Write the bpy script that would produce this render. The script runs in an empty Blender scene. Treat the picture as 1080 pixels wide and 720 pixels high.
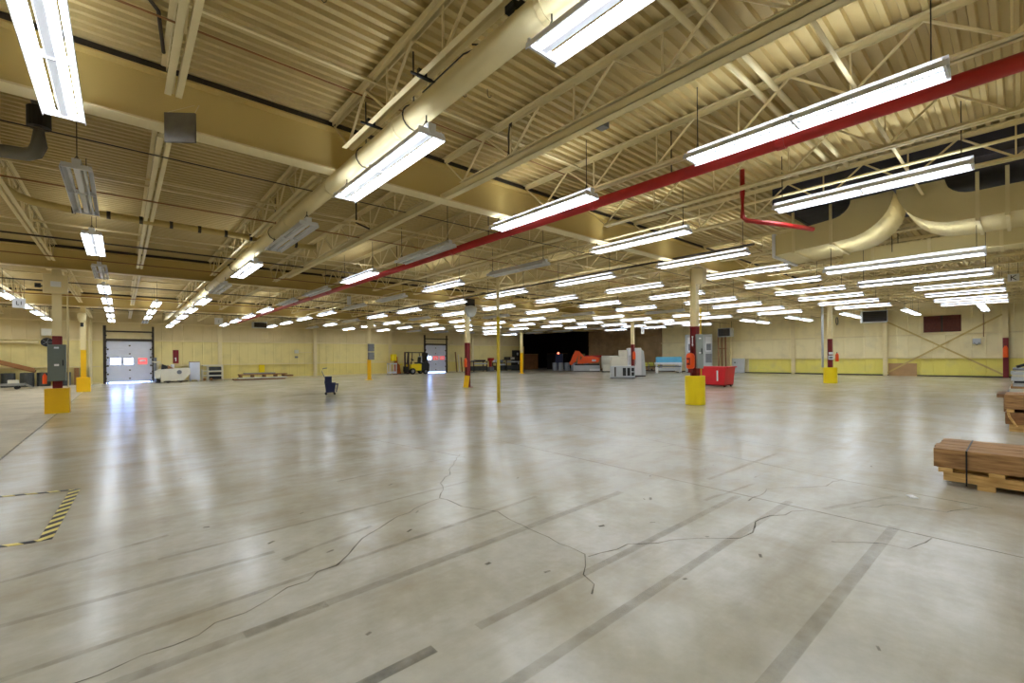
import bpy, bmesh, math, random
from mathutils import Vector, Matrix
random.seed(7)
S = bpy.context.scene
COL = S.collection
PI = math.pi

# ------------------------------------------------------------------ materials
def lin(c):
    return tuple((v/255/12.92 if v/255 <= .04045 else ((v/255+.055)/1.055)**2.4) for v in c) + (1,)

def mat(name, rgb, rough=.6, metal=0.0, var=.12, scale=3.0, bump=0.0, emit=0.0, emit_rgb=None, spec=.5, coords='Object'):
    m = bpy.data.materials.new(name); m.use_nodes = True
    nt = m.node_tree; N = nt.nodes; L = nt.links
    b = N['Principled BSDF']
    b.inputs['Roughness'].default_value = rough
    b.inputs['Metallic'].default_value = metal
    b.inputs['Specular IOR Level'].default_value = spec
    c = lin(rgb)
    tc = N.new('ShaderNodeTexCoord')
    nz = N.new('ShaderNodeTexNoise'); nz.inputs['Scale'].default_value = scale; nz.inputs['Detail'].default_value = 5
    L.new(tc.outputs[coords], nz.inputs['Vector'])
    rp = N.new('ShaderNodeValToRGB')
    rp.color_ramp.elements[0].position = .3; rp.color_ramp.elements[1].position = .7
    rp.color_ramp.elements[0].color = tuple(v*(1-var) for v in c[:3])+(1,)
    rp.color_ramp.elements[1].color = tuple(min(1, v*(1+var)) for v in c[:3])+(1,)
    L.new(nz.outputs['Fac'], rp.inputs['Fac']); L.new(rp.outputs['Color'], b.inputs['Base Color'])
    if bump:
        bp = N.new('ShaderNodeBump'); bp.inputs['Strength'].default_value = bump; bp.inputs['Distance'].default_value = .02
        L.new(nz.outputs['Fac'], bp.inputs['Height']); L.new(bp.outputs['Normal'], b.inputs['Normal'])
    if emit:
        b.inputs['Emission Color'].default_value = lin(emit_rgb or rgb)
        b.inputs['Emission Strength'].default_value = emit
    return m

M = {}
M['deck'] = mat('deck_paint', (204, 181, 122), .55, var=.06, scale=.6)
M['steel'] = mat('beige_steel_paint', (236, 219, 168), .5, var=.06, scale=1.2)
M['girder'] = mat('girder_paint', (210, 184, 112), .5, var=.05, scale=.5)
M['flange'] = mat('flange_paint', (234, 217, 166), .5, var=.05, scale=.7)
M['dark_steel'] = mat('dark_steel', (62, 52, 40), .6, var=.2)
M['black'] = mat('black_plastic', (24, 23, 24), .5, var=.2)
M['rubber'] = mat('black_rubber', (20, 20, 20), .8, var=.2)
M['reflector'] = mat('grey_white_reflector', (228, 228, 232), .4, var=.02)
M['white'] = mat('white_enamel', (236, 236, 238), .35, var=.02)
M['tube_off'] = mat('unlit_tube_glass', (225, 226, 230), .2, var=.02)
M['tube'] = mat('lit_tube', (255, 252, 250), .4, var=0, emit=24, emit_rgb=(233, 243, 255))
M['red'] = mat('red_pipe_paint', (190, 38, 34), .4, var=.1)
M['dark_red'] = mat('dark_red_paint', (126, 22, 24), .45, var=.15)
M['yellow'] = mat('safety_yellow', (255, 222, 0), .45, var=.05, scale=2)
M['amber'] = mat('amber_yellow', (255, 198, 0), .5, var=.06, scale=2)
M['orange'] = mat('signal_orange', (255, 92, 20), .5, var=.06)
M['panel_grey'] = mat('grey_green_enamel', (112, 120, 112), .45, var=.05)
M['pale_grey'] = mat('pale_grey_enamel', (196, 199, 200), .45, var=.05)
M['mid_grey'] = mat('mid_grey_enamel', (128, 130, 134), .5, var=.08)
M['galv'] = mat('galvanised_metal', (160, 160, 156), .4, metal=.6, var=.15, scale=6)
M['dark_plate'] = mat('dark_grey_plate', (104, 98, 88), .4, metal=.3, var=.2, scale=8)
M['pvc'] = mat('grey_pvc', (112, 108, 98), .45, var=.08)
M['cream'] = mat('cream_machine_paint', (226, 222, 204), .45, var=.04)
M['pale_blue'] = mat('pale_blue_cover', (92, 176, 214), .5, var=.06)
M['navy'] = mat('navy_plastic', (28, 40, 84), .45, var=.1)
M['duct'] = mat('duct_paint', (226, 208, 150), .5, var=.05, scale=1.0)
M['wood'] = None
M['rust'] = mat('rust_brown_louver', (98, 46, 30), .7, var=.25, scale=9)
M['ply'] = mat('brown_plywood', (156, 108, 64), .7, var=.2, scale=2)
M['tanboard'] = mat('tan_board', (190, 152, 104), .7, var=.08)
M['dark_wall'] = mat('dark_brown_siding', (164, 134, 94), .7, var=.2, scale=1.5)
M['annex'] = mat('annex_darkness', (26, 20, 16), .9, var=.3)  # near-black colour stands in for the darkness of the unlit corner
M['barrel'] = mat('charcoal_drum_paint', (66, 68, 66), .45, var=.15)
M['slate'] = mat('slate_drum_paint', (150, 157, 168), .45, var=.12)
M['sign_white'] = mat('white_sign', (240, 240, 240), .5, var=.02)
M['ink'] = mat('black_ink', (20, 20, 20), .6, var=.1)
M['copper'] = mat('brown_pipe_paint', (150, 104, 56), .5, var=.15)
M['daylight'] = mat('daylit_glazing', (235, 240, 255), .2, var=0, emit=22, emit_rgb=(150, 180, 255))
M['redlit'] = mat('daylit_red_sticker', (240, 90, 90), .3, var=.02, emit=1.2, emit_rgb=(255, 90, 90))
M['skid'] = None

def wood_mat(name, c1, c2):
    m = bpy.data.materials.new(name); m.use_nodes = True
    N = m.node_tree.nodes; L = m.node_tree.links; b = N['Principled BSDF']
    tc = N.new('ShaderNodeTexCoord'); mp = N.new('ShaderNodeMapping'); mp.inputs['Scale'].default_value = (14, 1.6, 14)
    nz = N.new('ShaderNodeTexNoise'); nz.inputs['Scale'].default_value = 2.2; nz.inputs['Detail'].default_value = 6
    rp = N.new('ShaderNodeValToRGB'); rp.color_ramp.elements[0].color = lin(c1); rp.color_ramp.elements[1].color = lin(c2)
    rp.color_ramp.elements[0].position = .3; rp.color_ramp.elements[1].position = .68
    L.new(tc.outputs['Object'], mp.inputs['Vector']); L.new(mp.outputs['Vector'], nz.inputs['Vector'])
    L.new(nz.outputs['Fac'], rp.inputs['Fac']); L.new(rp.outputs['Color'], b.inputs['Base Color'])
    b.inputs['Roughness'].default_value = .7
    return m
M['wood'] = wood_mat('weathered_timber', (122, 84, 46), (190, 146, 92))
M['old_wood'] = wood_mat('old_dark_timber', (112, 74, 40), (160, 116, 68))
M['pine'] = wood_mat('pale_pine', (178, 134, 70), (222, 182, 112))

def floor_mat(name, c_lo, c_hi, r_lo, r_hi):
    m = bpy.data.materials.new(name); m.use_nodes = True
    N = m.node_tree.nodes; L = m.node_tree.links; b = N['Principled BSDF']
    tc = N.new('ShaderNodeTexCoord')
    def noise(scale, detail, vec=None, sc=None):
        n = N.new('ShaderNodeTexNoise'); n.inputs['Scale'].default_value = scale; n.inputs['Detail'].default_value = detail
        n.inputs['Roughness'].default_value = .62
        if sc:
            mp = N.new('ShaderNodeMapping'); mp.inputs['Scale'].default_value = sc
            L.new(tc.outputs['Object'], mp.inputs['Vector']); L.new(mp.outputs['Vector'], n.inputs['Vector'])
        else:
            L.new(tc.outputs['Object'], n.inputs['Vector'])
        return n
    big = noise(.35, 6); fine = noise(7, 8); streak = noise(1.1, 6, sc=(.35, 2.6, 1)); spk = noise(26, 3)
    def mix(a, bb, fac, mode='MIX'):
        x = N.new('ShaderNodeMix'); x.data_type = 'RGBA'; x.blend_type = mode
        if isinstance(fac, float): x.inputs['Factor'].default_value = fac
        else: L.new(fac, x.inputs['Factor'])
        for s, v in (('A', a), ('B', bb)):
            i = [k for k in x.inputs if k.name == s and k.type == 'RGBA'][0]
            if isinstance(v, tuple): i.default_value = v
            else: L.new(v, i)
        return [o for o in x.outputs if o.type == 'RGBA'][0]
    def ramp(src, p0, p1, v0=0., v1=1.):
        r = N.new('ShaderNodeMapRange'); r.inputs['From Min'].default_value = p0; r.inputs['From Max'].default_value = p1
        r.inputs['To Min'].default_value = v0; r.inputs['To Max'].default_value = v1
        L.new(src, r.inputs['Value']); return r.outputs['Result']
    mot = noise(.9, 7)
    c = mix(lin(c_lo), lin(c_hi), ramp(big.outputs['Fac'], .35, .66))
    c = mix(c, lin((160, 147, 114)), ramp(mot.outputs['Fac'], .46, .74, 0., .85))
    c = mix(c, lin(tuple(int(v*.8) for v in c_lo)), ramp(fine.outputs['Fac'], .3, .85, 0., .45))
    c = mix(c, lin((158, 142, 110)), ramp(streak.outputs['Fac'], .5, .85, 0., .6))
    L.new(c, b.inputs['Base Color'])
    rr = N.new('ShaderNodeMath'); rr.operation = 'ADD'
    L.new(ramp(big.outputs['Fac'], .3, .7, r_lo, r_hi), rr.inputs[0]); L.new(ramp(fine.outputs['Fac'], .2, .8, -.012, .018), rr.inputs[1])
    L.new(rr.outputs[0], b.inputs['Roughness'])
    b.inputs['Specular IOR Level'].default_value = .5
    wav = noise(1.6, 3)
    bp = N.new('ShaderNodeBump'); bp.inputs['Strength'].default_value = .05; bp.inputs['Distance'].default_value = .02
    L.new(wav.outputs['Fac'], bp.inputs['Height']); L.new(bp.outputs['Normal'], b.inputs['Normal'])
    return m
M['floor'] = floor_mat('polished_concrete', (192, 186, 163), (212, 208, 195), .205, .235)
M['floor_side'] = floor_mat('bare_concrete', (196, 184, 154), (218, 206, 178), .45, .6)

def decal_mat(name, rgb, alpha):
    m = bpy.data.materials.new(name); m.use_nodes = True
    N = m.node_tree.nodes; L = m.node_tree.links; b = N['Principled BSDF']
    tc = N.new('ShaderNodeTexCoord'); nz = N.new('ShaderNodeTexNoise'); nz.inputs['Scale'].default_value = 9; nz.inputs['Detail'].default_value = 6
    L.new(tc.outputs['Object'], nz.inputs['Vector'])
    mr = N.new('ShaderNodeMapRange'); mr.inputs['From Min'].default_value = .3; mr.inputs['From Max'].default_value = .7
    mr.inputs['To Min'].default_value = alpha*.35; mr.inputs['To Max'].default_value = alpha
    L.new(nz.outputs['Fac'], mr.inputs['Value']); L.new(mr.outputs['Result'], b.inputs['Alpha'])
    b.inputs['Base Color'].default_value = lin(rgb); b.inputs['Roughness'].default_value = .5
    return m
M['skid'] = decal_mat('worn_dark_strip', (112, 102, 82), .25)
M['skid_dark'] = decal_mat('dark_strip', (72, 67, 60), .6)
M['crack'] = decal_mat('hairline_crack', (66, 58, 46), .75)
M['joint'] = decal_mat('saw_cut', (120, 110, 90), .7)

def tape_mat():
    m = bpy.data.materials.new('hazard_stripes'); m.use_nodes = True
    N = m.node_tree.nodes; L = m.node_tree.links; b = N['Principled BSDF']
    tc = N.new('ShaderNodeTexCoord'); sp = N.new('ShaderNodeSeparateXYZ'); L.new(tc.outputs['Object'], sp.inputs[0])
    ad = N.new('ShaderNodeMath'); ad.operation = 'ADD'; L.new(sp.outputs[0], ad.inputs[0]); L.new(sp.outputs[1], ad.inputs[1])
    mu = N.new('ShaderNodeMath'); mu.operation = 'MULTIPLY'; mu.inputs[1].default_value = 5.2; L.new(ad.outputs[0], mu.inputs[0])
    fr = N.new('ShaderNodeMath'); fr.operation = 'FRACT'; L.new(mu.outputs[0], fr.inputs[0])
    gt = N.new('ShaderNodeMath'); gt.operation = 'GREATER_THAN'; gt.inputs[1].default_value = .5; L.new(fr.outputs[0], gt.inputs[0])
    x = N.new('ShaderNodeMix'); x.data_type = 'RGBA'; L.new(gt.outputs[0], x.inputs['Factor'])
    ca, cb = [k for k in x.inputs if k.type == 'RGBA']; ca.default_value = lin((30, 28, 24)); cb.default_value = lin((232, 214, 120))
    L.new([o for o in x.outputs if o.type == 'RGBA'][0], b.inputs['Base Color']); b.inputs['Roughness'].default_value = .5
    return m
M['tape'] = tape_mat()

def wall_mat(name, axis, low, midc, top, z1, z2, low_from=None, low_to=None, rib=.6):
    """ribbed steel siding painted in three bands; the lowest band only between two positions along the wall"""
    m = bpy.data.materials.new(name); m.use_nodes = True
    N = m.node_tree.nodes; L = m.node_tree.links; b = N['Principled BSDF']
    tc = N.new('ShaderNodeTexCoord'); sp = N.new('ShaderNodeSeparateXYZ'); L.new(tc.outputs['Object'], sp.inputs[0])
    a = sp.outputs[axis]; z = sp.outputs[2]
    def math_(op, i0, v):
        n = N.new('ShaderNodeMath'); n.operation = op
        if hasattr(i0, 'links'): L.new(i0, n.inputs[0])
        else: n.inputs[0].default_value = i0
        if hasattr(v, 'links'): L.new(v, n.inputs[1])
        else: n.inputs[1].default_value = v
        return n.outputs[0]
    def mix(A, B, f):
        x = N.new('ShaderNodeMix'); x.data_type = 'RGBA'; L.new(f, x.inputs['Factor'])
        i = [k for k in x.inputs if k.type == 'RGBA']
        for s, v in zip(i, (A, B)):
            if isinstance(v, tuple): s.default_value = v
            else: L.new(v, s)
        return [o for o in x.outputs if o.type == 'RGBA'][0]
    c = mix(lin(midc), lin(top), math_('GREATER_THAN', z, z2))
    f = math_('LESS_THAN', z, z1)
    if low_from is not None: f = math_('MULTIPLY', f, math_('GREATER_THAN', a, low_from))
    if low_to is not None: f = math_('MULTIPLY', f, math_('LESS_THAN', a, low_to))
    c = mix(c, lin(low), f)
    nz = N.new('ShaderNodeTexNoise'); nz.inputs['Scale'].default_value = 1.2; nz.inputs['Detail'].default_value = 6
    L.new(tc.outputs['Object'], nz.inputs['Vector'])
    mr = N.new('ShaderNodeMapRange'); mr.inputs['From Min'].default_value = .5; mr.inputs['From Max'].default_value = .75
    mr.inputs['To Max'].default_value = .35; L.new(nz.outputs['Fac'], mr.inputs['Value'])
    c = mix(c, lin(tuple(int(v*.8) for v in midc)), mr.outputs['Result'])
    L.new(c, b.inputs['Base Color']); b.inputs['Roughness'].default_value = .55
    return m
M['wall_back'] = wall_mat('ribbed_siding_back', 0, (240, 221, 132), (240, 223, 152), (228, 209, 158), 1.14, 2.95, low_from=5.75)
M['wall_right'] = wall_mat('ribbed_siding_right', 1, (246, 232, 118), (250, 236, 188), (246, 230, 176), 1.2, 2.78, low_to=15.6)
M['wall_plain'] = wall_mat('ribbed_siding_plain', 1, (228, 208, 138), (228, 208, 138), (212, 192, 140), 1.14, 2.95)

# ------------------------------------------------------------------ mesh helpers
class MB:
    def __init__(s): s.bm = bmesh.new()
    def box(s, x0, x1, y0, y1, z0, z1, rot=None, about=None, bev=0):
        r = bmesh.ops.create_cube(s.bm, size=1)['verts']
        bmesh.ops.scale(s.bm, vec=(abs(x1-x0), abs(y1-y0), abs(z1-z0)), verts=r)
        bmesh.ops.translate(s.bm, vec=((x0+x1)/2, (y0+y1)/2, (z0+z1)/2), verts=r)
        if rot:
            bmesh.ops.rotate(s.bm, cent=about or ((x0+x1)/2, (y0+y1)/2, (z0+z1)/2), matrix=rot, verts=r)
        if bev:
            es = list({e for v in r for e in v.link_edges})
            bmesh.ops.bevel(s.bm, geom=es, offset=bev, segments=2, affect='EDGES', profile=.6)
        return s
    def bar(s, a, b, w, h=None):
        a = Vector(a); b = Vector(b); d = b-a; ln = d.length
        if ln < 1e-6: return s
        h = h or w
        r = bmesh.ops.create_cube(s.bm, size=1)['verts']
        bmesh.ops.scale(s.bm, vec=(w, h, ln), verts=r)
        q = d.to_track_quat('Z', 'Y').to_matrix()
        bmesh.ops.rotate(s.bm, cent=(0, 0, 0), matrix=q, verts=r)
        bmesh.ops.translate(s.bm, vec=(a+b)/2, verts=r)
        return s
    def cyl(s, a, b, r, r2=None, seg=12, caps=True):
        a = Vector(a); b = Vector(b); d = b-a
        v = bmesh.ops.create_cone(s.bm, cap_ends=caps, segments=seg, radius1=r, radius2=r if r2 is None else r2, depth=d.length)['verts']
        bmesh.ops.rotate(s.bm, cent=(0, 0, 0), matrix=d.to_track_quat('Z', 'Y').to_matrix(), verts=v)
        bmesh.ops.translate(s.bm, vec=(a+b)/2, verts=v)
        return s
    def tube(s, pts, r, seg=8):
        pts = [Vector(p) for p in pts]; rings = []
        for i, p in enumerate(pts):
            d = (pts[min(i+1, len(pts)-1)]-pts[max(i-1, 0)]).normalized()
            q = d.to_track_quat('Z', 'Y').to_matrix()
            rr = r[i] if isinstance(r, (list, tuple)) else r
            rings.append([s.bm.verts.new(p+q @ Vector((rr*math.cos(2*PI*k/seg), rr*math.sin(2*PI*k/seg), 0))) for k in range(seg)])
        for A, B in zip(rings, rings[1:]):
            for k in range(seg): s.bm.faces.new((A[k], A[(k+1) % seg], B[(k+1) % seg], B[k]))
        s.bm.faces.new(list(reversed(rings[0]))); s.bm.faces.new(rings[-1])
        return s
    def lathe(s, cx, cy, prof, seg=20):
        rings = [[s.bm.verts.new((cx+r*math.cos(2*PI*k/seg), cy+r*math.sin(2*PI*k/seg), z)) for k in range(seg)] for r, z in prof]
        for A, B in zip(rings, rings[1:]):
            for k in range(seg): s.bm.faces.new((A[k], A[(k+1) % seg], B[(k+1) % seg], B[k]))
        s.bm.faces.new(list(reversed(rings[0]))); s.bm.faces.new(rings[-1])
        return s
    def prism(s, poly, axis, a, b):
        """polygon in the plane across axis, extruded from a to b (axis 0: poly=(y,z); 1: (x,z); 2: (x,y))"""
        def P(u, v, w): return {0: (w, u, v), 1: (u, w, v), 2: (u, v, w)}[axis]
        A = [s.bm.verts.new(P(u, v, a)) for u, v in poly]; B = [s.bm.verts.new(P(u, v, b)) for u, v in poly]
        s.bm.faces.new(A); s.bm.faces.new(list(reversed(B)))
        n = len(poly)
        for k in range(n): s.bm.faces.new((A[k], B[k], B[(k+1) % n], A[(k+1) % n]))
        return s
    def build(s, name, m, parent=None, smooth=False, loc=None):
        bmesh.ops.recalc_face_normals(s.bm, faces=s.bm.faces[:])
        me = bpy.data.meshes.new(name)
        if loc:
            bmesh.ops.translate(s.bm, vec=(-loc[0], -loc[1], -loc[2]), verts=s.bm.verts[:])
        s.bm.to_mesh(me); s.bm.free()
        me.materials.append(M[m] if isinstance(m, str) else m)
        if smooth:
            for p in me.polygons: p.use_smooth = True
        o = bpy.data.objects.new(name, me); COL.objects.link(o)
        if parent is not None: o.parent = parent
        elif loc: o.location = loc
        return o

def thing(name, loc, label, cat, group=None, rz=0):
    o = bpy.data.objects.new(name, None); COL.objects.link(o)
    o.empty_display_size = .2
    o.location = loc; o.rotation_euler = (0, 0, rz)
    o['label'] = label; o['category'] = cat
    if group: o['group'] = group
    return o
def tag(o, label, cat, group=None):
    o['label'] = label; o['category'] = cat
    if group: o['group'] = group
    return o
def struct(o):
    o['kind'] = 'structure'; return o
def kids(o): return [c for c in COL.objects if c.parent == o]
def copy_tree(o, loc, label, group=None, rz=None, tree=None):
    c = o.copy(); COL.objects.link(c); c.location = loc; c['label'] = label
    if group: c['group'] = group
    if rz is not None: c.rotation_euler = (0, 0, rz)
    for ch, gc in (tree if tree is not None else [(k, kids(k)) for k in kids(o)]):
        k = ch.copy(); COL.objects.link(k); k.parent = c
        for g in gc:
            q = g.copy(); COL.objects.link(q); q.parent = k
    return c
def nth(n): return {1: '1st', 2: '2nd', 3: '3rd'}.get(n, '%dth' % n) if n < 20 else {1: '%dst', 2: '%dnd', 3: '%drd'}.get(n % 10, '%dth') % n

# ------------------------------------------------------------------ camera
cam = bpy.data.cameras.new('camera'); co = bpy.data.objects.new('camera', cam); COL.objects.link(co)
H = 1.516
co.location = (0, 0, H)
cam.sensor_width = 36; cam.sensor_fit = 'HORIZONTAL'; cam.lens = 471.12/1080*36
cam.shift_y = (376.95-360)/1080
cam.clip_start = .05; cam.clip_end = 200
yaw = math.radians(41.18)
co.rotation_mode = 'QUATERNION'
Rm = Matrix.Rotation(-yaw, 3, 'Z') @ Matrix.Rotation(PI/2, 3, 'X') @ Matrix.Rotation(math.radians(-.53), 3, 'Z')
co.rotation_quaternion = Rm.to_quaternion()
S.camera = co

# ------------------------------------------------------------------ setting
XL, XR, YF, YB = -9.5, 40.9, -9.0, 41.0     # inside faces of the walls
ZD = 5.0                                   # underside of the roof deck
CX = [-1.43, 13.5, 28.43]; CY = [6.75, 18.94, 31.13]

floor = struct(MB().box(-1.43, XR+7, YF, YB+6, -.2, 0).build('floor', 'floor'))
struct(MB().box(XL, -1.435, YF, YB+.2, -.2, 0).build('floor_side', 'floor_side'))

# roof deck: trapezoid flutes along X, left out over the roof opening
HX0, HX1, HY0, HY1 = 10.25, 13.75, -.45, 3.45
def deck():
    bm = bmesh.new(); p = .15; n0 = int(YF/p)-1; n1 = int(YB/p)+2
    def strip(x0, x1, k):
        y = k*p
        prof = [(0, 0), (.05, 0), (.065, .05), (.135, .05), (.15, 0)]
        A = [bm.verts.new((x0, y+u, ZD+v)) for u, v in prof]; B = [bm.verts.new((x1, y+u, ZD+v)) for u, v in prof]
        for i in range(4): bm.faces.new((A[i], A[i+1], B[i+1], B[i]))
    for k in range(n0, n1):
        strip(XL-.2, XR+.2, k)
    me = bpy.data.meshes.new('ceiling'); bm.to_mesh(me); bm.free(); me.materials.append(M['deck'])
    o = bpy.data.objects.new('ceiling', me); COL.objects.link(o)
    rf = MB().box(XL-.3, XR+.3, YF-.3, YB+.3, ZD+.06, ZD+.2)
    rf.build('roof_slab', 'dark_steel', o)
    return struct(o)
deck()

# walls as ribbed sheet with real ribs
def ribbed(name, m, axis, a0, a1, plane, outward, z0=0, z1=ZD+.06, holes=()):
    mb = MB(); t = .12*outward
    segs = []
    cuts = sorted({a0, a1} | {h[0] for h in holes} | {h[1] for h in holes})
    for s0, s1 in zip(cuts, cuts[1:]):
        zz = z0
        for h in holes:
            if h[0] <= s0+1e-6 and s1 <= h[1]+1e-6: zz = h[2]
        segs.append((s0, s1, zz))
    for s0, s1, zz in segs:
        if axis == 0: mb.box(s0, s1, plane, plane+t, zz, z1)
        else: mb.box(plane, plane+t, s0, s1, zz, z1)
    k = a0+.15
    while k < a1-.05:
        zz = z0
        for h in holes:
            if h[0]-.06 <= k <= h[1]+.06: zz = h[2]
        r = .012*outward
        poly = [(-.035, 0), (.035, 0), (.018, -r), (-.018, -r)]
        if axis == 0: mb.prism([(k+u, plane+v) for u, v in poly], 2, zz, z1)
        else: mb.prism([(plane+v, k+u) for u, v in poly], 2, zz, z1)
        k += .61
    return struct(mb.build(name, m))
D1 = (-.76, 1.66, 2.9); D2 = (23.85, 26.4, 2.9)
wb = ribbed('wall_back', 'wall_back', 0, XL, 37.2, YB, 1, holes=(D1, D2))
wr = ribbed('wall_right', 'wall_right', 1, YF, 24, XR, 1)
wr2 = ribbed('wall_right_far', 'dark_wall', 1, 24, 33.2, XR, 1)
wl = ribbed('wall_left', 'wall_plain', 1, YF, YB, XL, -1)
wf = ribbed('wall_front', 'wall_back', 0, XL, XR, YF, -1)
# dark annex beyond the far corner
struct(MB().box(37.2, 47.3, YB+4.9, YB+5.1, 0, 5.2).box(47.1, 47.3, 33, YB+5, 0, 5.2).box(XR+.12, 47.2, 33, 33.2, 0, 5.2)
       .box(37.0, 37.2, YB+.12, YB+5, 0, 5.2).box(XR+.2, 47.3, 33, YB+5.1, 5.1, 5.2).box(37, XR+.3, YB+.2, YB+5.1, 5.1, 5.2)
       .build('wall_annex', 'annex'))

# girts along the walls: children of the wall they stiffen
def girt(axis, a0, a1, plane, z, parent, name='girt', m='steel', d=.16, hh=.09):
    mb = MB()
    if axis == 0: mb.box(a0, a1, plane-d, plane, z-hh/2, z+hh/2)
    else: mb.box(plane-d, plane, a0, a1, z-hh/2, z+hh/2)
    return mb.build(name, m, parent)
for z in (1.17, 2.95):
    for a, b_ in ((XL, -1.05), (1.95, 23.5), (26.75, 37.1)): girt(0, a, b_, YB, z, wb, hh=.06 if z < 2 else .09)
girt(0, XL, 37.1, YB, 4.2, wb)
for z in (1.22, 2.8): girt(1, YF, 24, XR, z, wr, hh=.06 if z < 2 else .09)
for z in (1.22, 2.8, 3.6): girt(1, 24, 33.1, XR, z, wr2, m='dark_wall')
# floor kerb strips
struct(MB().box(XL, D1[0]-.3, YB-.05, YB-.001, 0, .1).box(D1[1]+.3, D2[0]-.3, YB-.05, YB-.001, 0, .1).box(D2[1]+.3, 37.1, YB-.05, YB-.001, 0, .1).build('baseboard_back', 'steel'))
struct(MB().box(XR-.05, XR-.001, YF, 33, 0, .08).build('baseboard_right', 'dark_steel'))

# overhead doors
def overhead_door(name, x0, x1, top, wins, win_m):
    d = struct(MB().box(x0, x1, YB+.04, YB+.1, .06, top).build(name, 'pale_blue_white'))
    n = 5
    for i in range(n):
        z0 = .06+(top-.06)*i/n
        MB().box(x0+.005, x1-.005, YB+.02, YB+.04, z0+.012, z0+(top-.06)/n-.012, bev=.006).build('panel', 'pale_blue_white', d)
        for xx in (x0+.02, x1-.12): MB().box(xx, xx+.1, YB+.0, YB+.02, z0-.05, z0+.05).build('hinge', 'dark_steel', d)
        MB().box((x0+x1)/2-.05, (x0+x1)/2+.05, YB+0, YB+.02, z0+.22, z0+.3).build('bolt_plate', 'dark_steel', d)
    for (a, b_, z0, z1), mm in zip(wins, win_m):
        f = MB().box(a-.03, b_+.03, YB+.005, YB+.02, z0-.03, z0).box(a-.03, b_+.03, YB+.005, YB+.02, z1, z1+.03).box(a-.03, a, YB+.005, YB+.02, z0, z1).box(b_, b_+.03, YB+.005, YB+.02, z0, z1).build('window_frame', 'white', d)
        MB().box(a, b_, YB+.01, YB+.018, z0, z1).build('pane', mm, d)
    MB().box(x0, x1, YB+.03, YB+.1, .015, .06).build('daylight_gap', 'daylight', d)  # glowing strip stands for daylight coming in under the door
    fr = struct(MB().box(x0-.16, x0, YB-.1, YB+.02, 0, 3.95).box(x1, x1+.12, YB-.1, YB+.02, 0, 3.95).box(x0, x1, YB-.12, YB+.02, top, top+.16).build('trim_'+name, 'dark_steel'))
    for i in range(8):
        for xx in (x0-.02, x1+.02): MB().box(xx-.05, xx+.05, YB-.16, YB-.1, .3+i*.42, .38+i*.42).build('track_bracket', 'black', fr)
    MB().cyl((x0-.1, YB-.25, 3.55), (x1+.1, YB-.25, 3.55), .05).build('spring_shaft', 'dark_steel', fr)
    return d
M['pale_blue_white'] = mat('pale_blue_white_door', (232, 237, 252), .4, var=.03)
overhead_door('door_1', -.76, 1.66, 2.9, [(-.55, -.03, 1.29, 1.72), (.15, .62, 1.29, 1.72), (.9, 1.38, 1.29, 1.72)], ['daylight', 'daylight', 'redlit'])
overhead_door('door_2', 23.85, 26.4, 2.9, [(24.05, 24.57, 1.38, 1.72), (24.8, 25.4, 1.38, 1.72), (25.65, 26.2, 1.38, 1.72)], ['daylight', 'redlit', 'redlit'])
for dn, cells in (('door_1', [(.9, 1.38)]), ('door_2', [(24.8, 25.4), (25.65, 26.2)])):
    d = bpy.data.objects[dn]
    for a, b_ in cells:
        MB().box(a+.08, b_-.08, YB+.002, YB+.01, 1.46, 1.62).build('sticker', 'sign_white', d)

# lines, cracks and joints in the slab
def ribbon(pts, w, name, m, z=.0016, jit=0):
    bm = bmesh.new(); q = []
    for (x0, y0), (x1, y1) in zip(pts, pts[1:]):
        n = max(1, int(math.hypot(x1-x0, y1-y0)/.12)) if jit else 1
        for i in range(n):
            t = i/n; q.append((x0+(x1-x0)*t+random.uniform(-jit, jit), y0+(y1-y0)*t+random.uniform(-jit, jit)))
    q.append(pts[-1]); prev = None
    for i, p in enumerate(q):
        a = Vector(q[max(i-1, 0)]); b_ = Vector(q[min(i+1, len(q)-1)]); d = (b_-a).normalized(); nrm = Vector((-d.y, d.x))
        ww = w*(random.uniform(.5, 1.3) if jit else 1)
        L_ = bm.verts.new((p[0]+nrm.x*ww/2, p[1]+nrm.y*ww/2, z)); R_ = bm.verts.new((p[0]-nrm.x*ww/2, p[1]-nrm.y*ww/2, z))
        if prev: bm.faces.new((prev[0], L_, R_, prev[1]))
        prev = (L_, R_)
    bmesh.ops.recalc_face_normals(bm, faces=bm.faces[:])
    for f in bm.faces:
        if f.normal.z < 0: f.normal_flip()
    me = bpy.data.meshes.new(name); bm.to_mesh(me); bm.free(); me.materials.append(M[m])
    o = bpy.data.objects.new(name, me); COL.objects.link(o); o.parent = floor
    return o
for pts, w in [([(.6, 1.57), (5.2, 1.6)], .09), ([(1.5, 2.03), (5.0, 2.03)], .085), ([(-.6, 2.80), (4.2, 2.97)], .1), ([(1.9, .79), (5.1, .75)], .1),
               ([(-1.2, 3.86), (.9, 3.9)], .07), ([(.2, 4.35), (3.2, 4.5)], .05), ([(-1.3, 3.15), (3.4, 3.5)], .06), ([(5.4, 2.55), (7.6, 2.5)], .07)]:
    ribbon(pts, w*.78, 'worn_strip', 'skid')
ribbon([(.8, 2.03), (1.22, 2.032)], .07, 'worn_strip', 'skid_dark')
ribbon([(.5, 2.83), (.95, 2.85)], .085, 'worn_strip', 'skid')
for pts in [[(5.2, 6.6), (5.0, -.5)], [(7.9, 7.3), (6.55, 1.6), (6.4, .2)], [(3.25, 9.8), (3.95, 5.6)], [(9.0, 8.0), (8.2, 2.5)]]:
    ribbon(pts, .016, 'saw_cut', 'joint')
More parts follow.
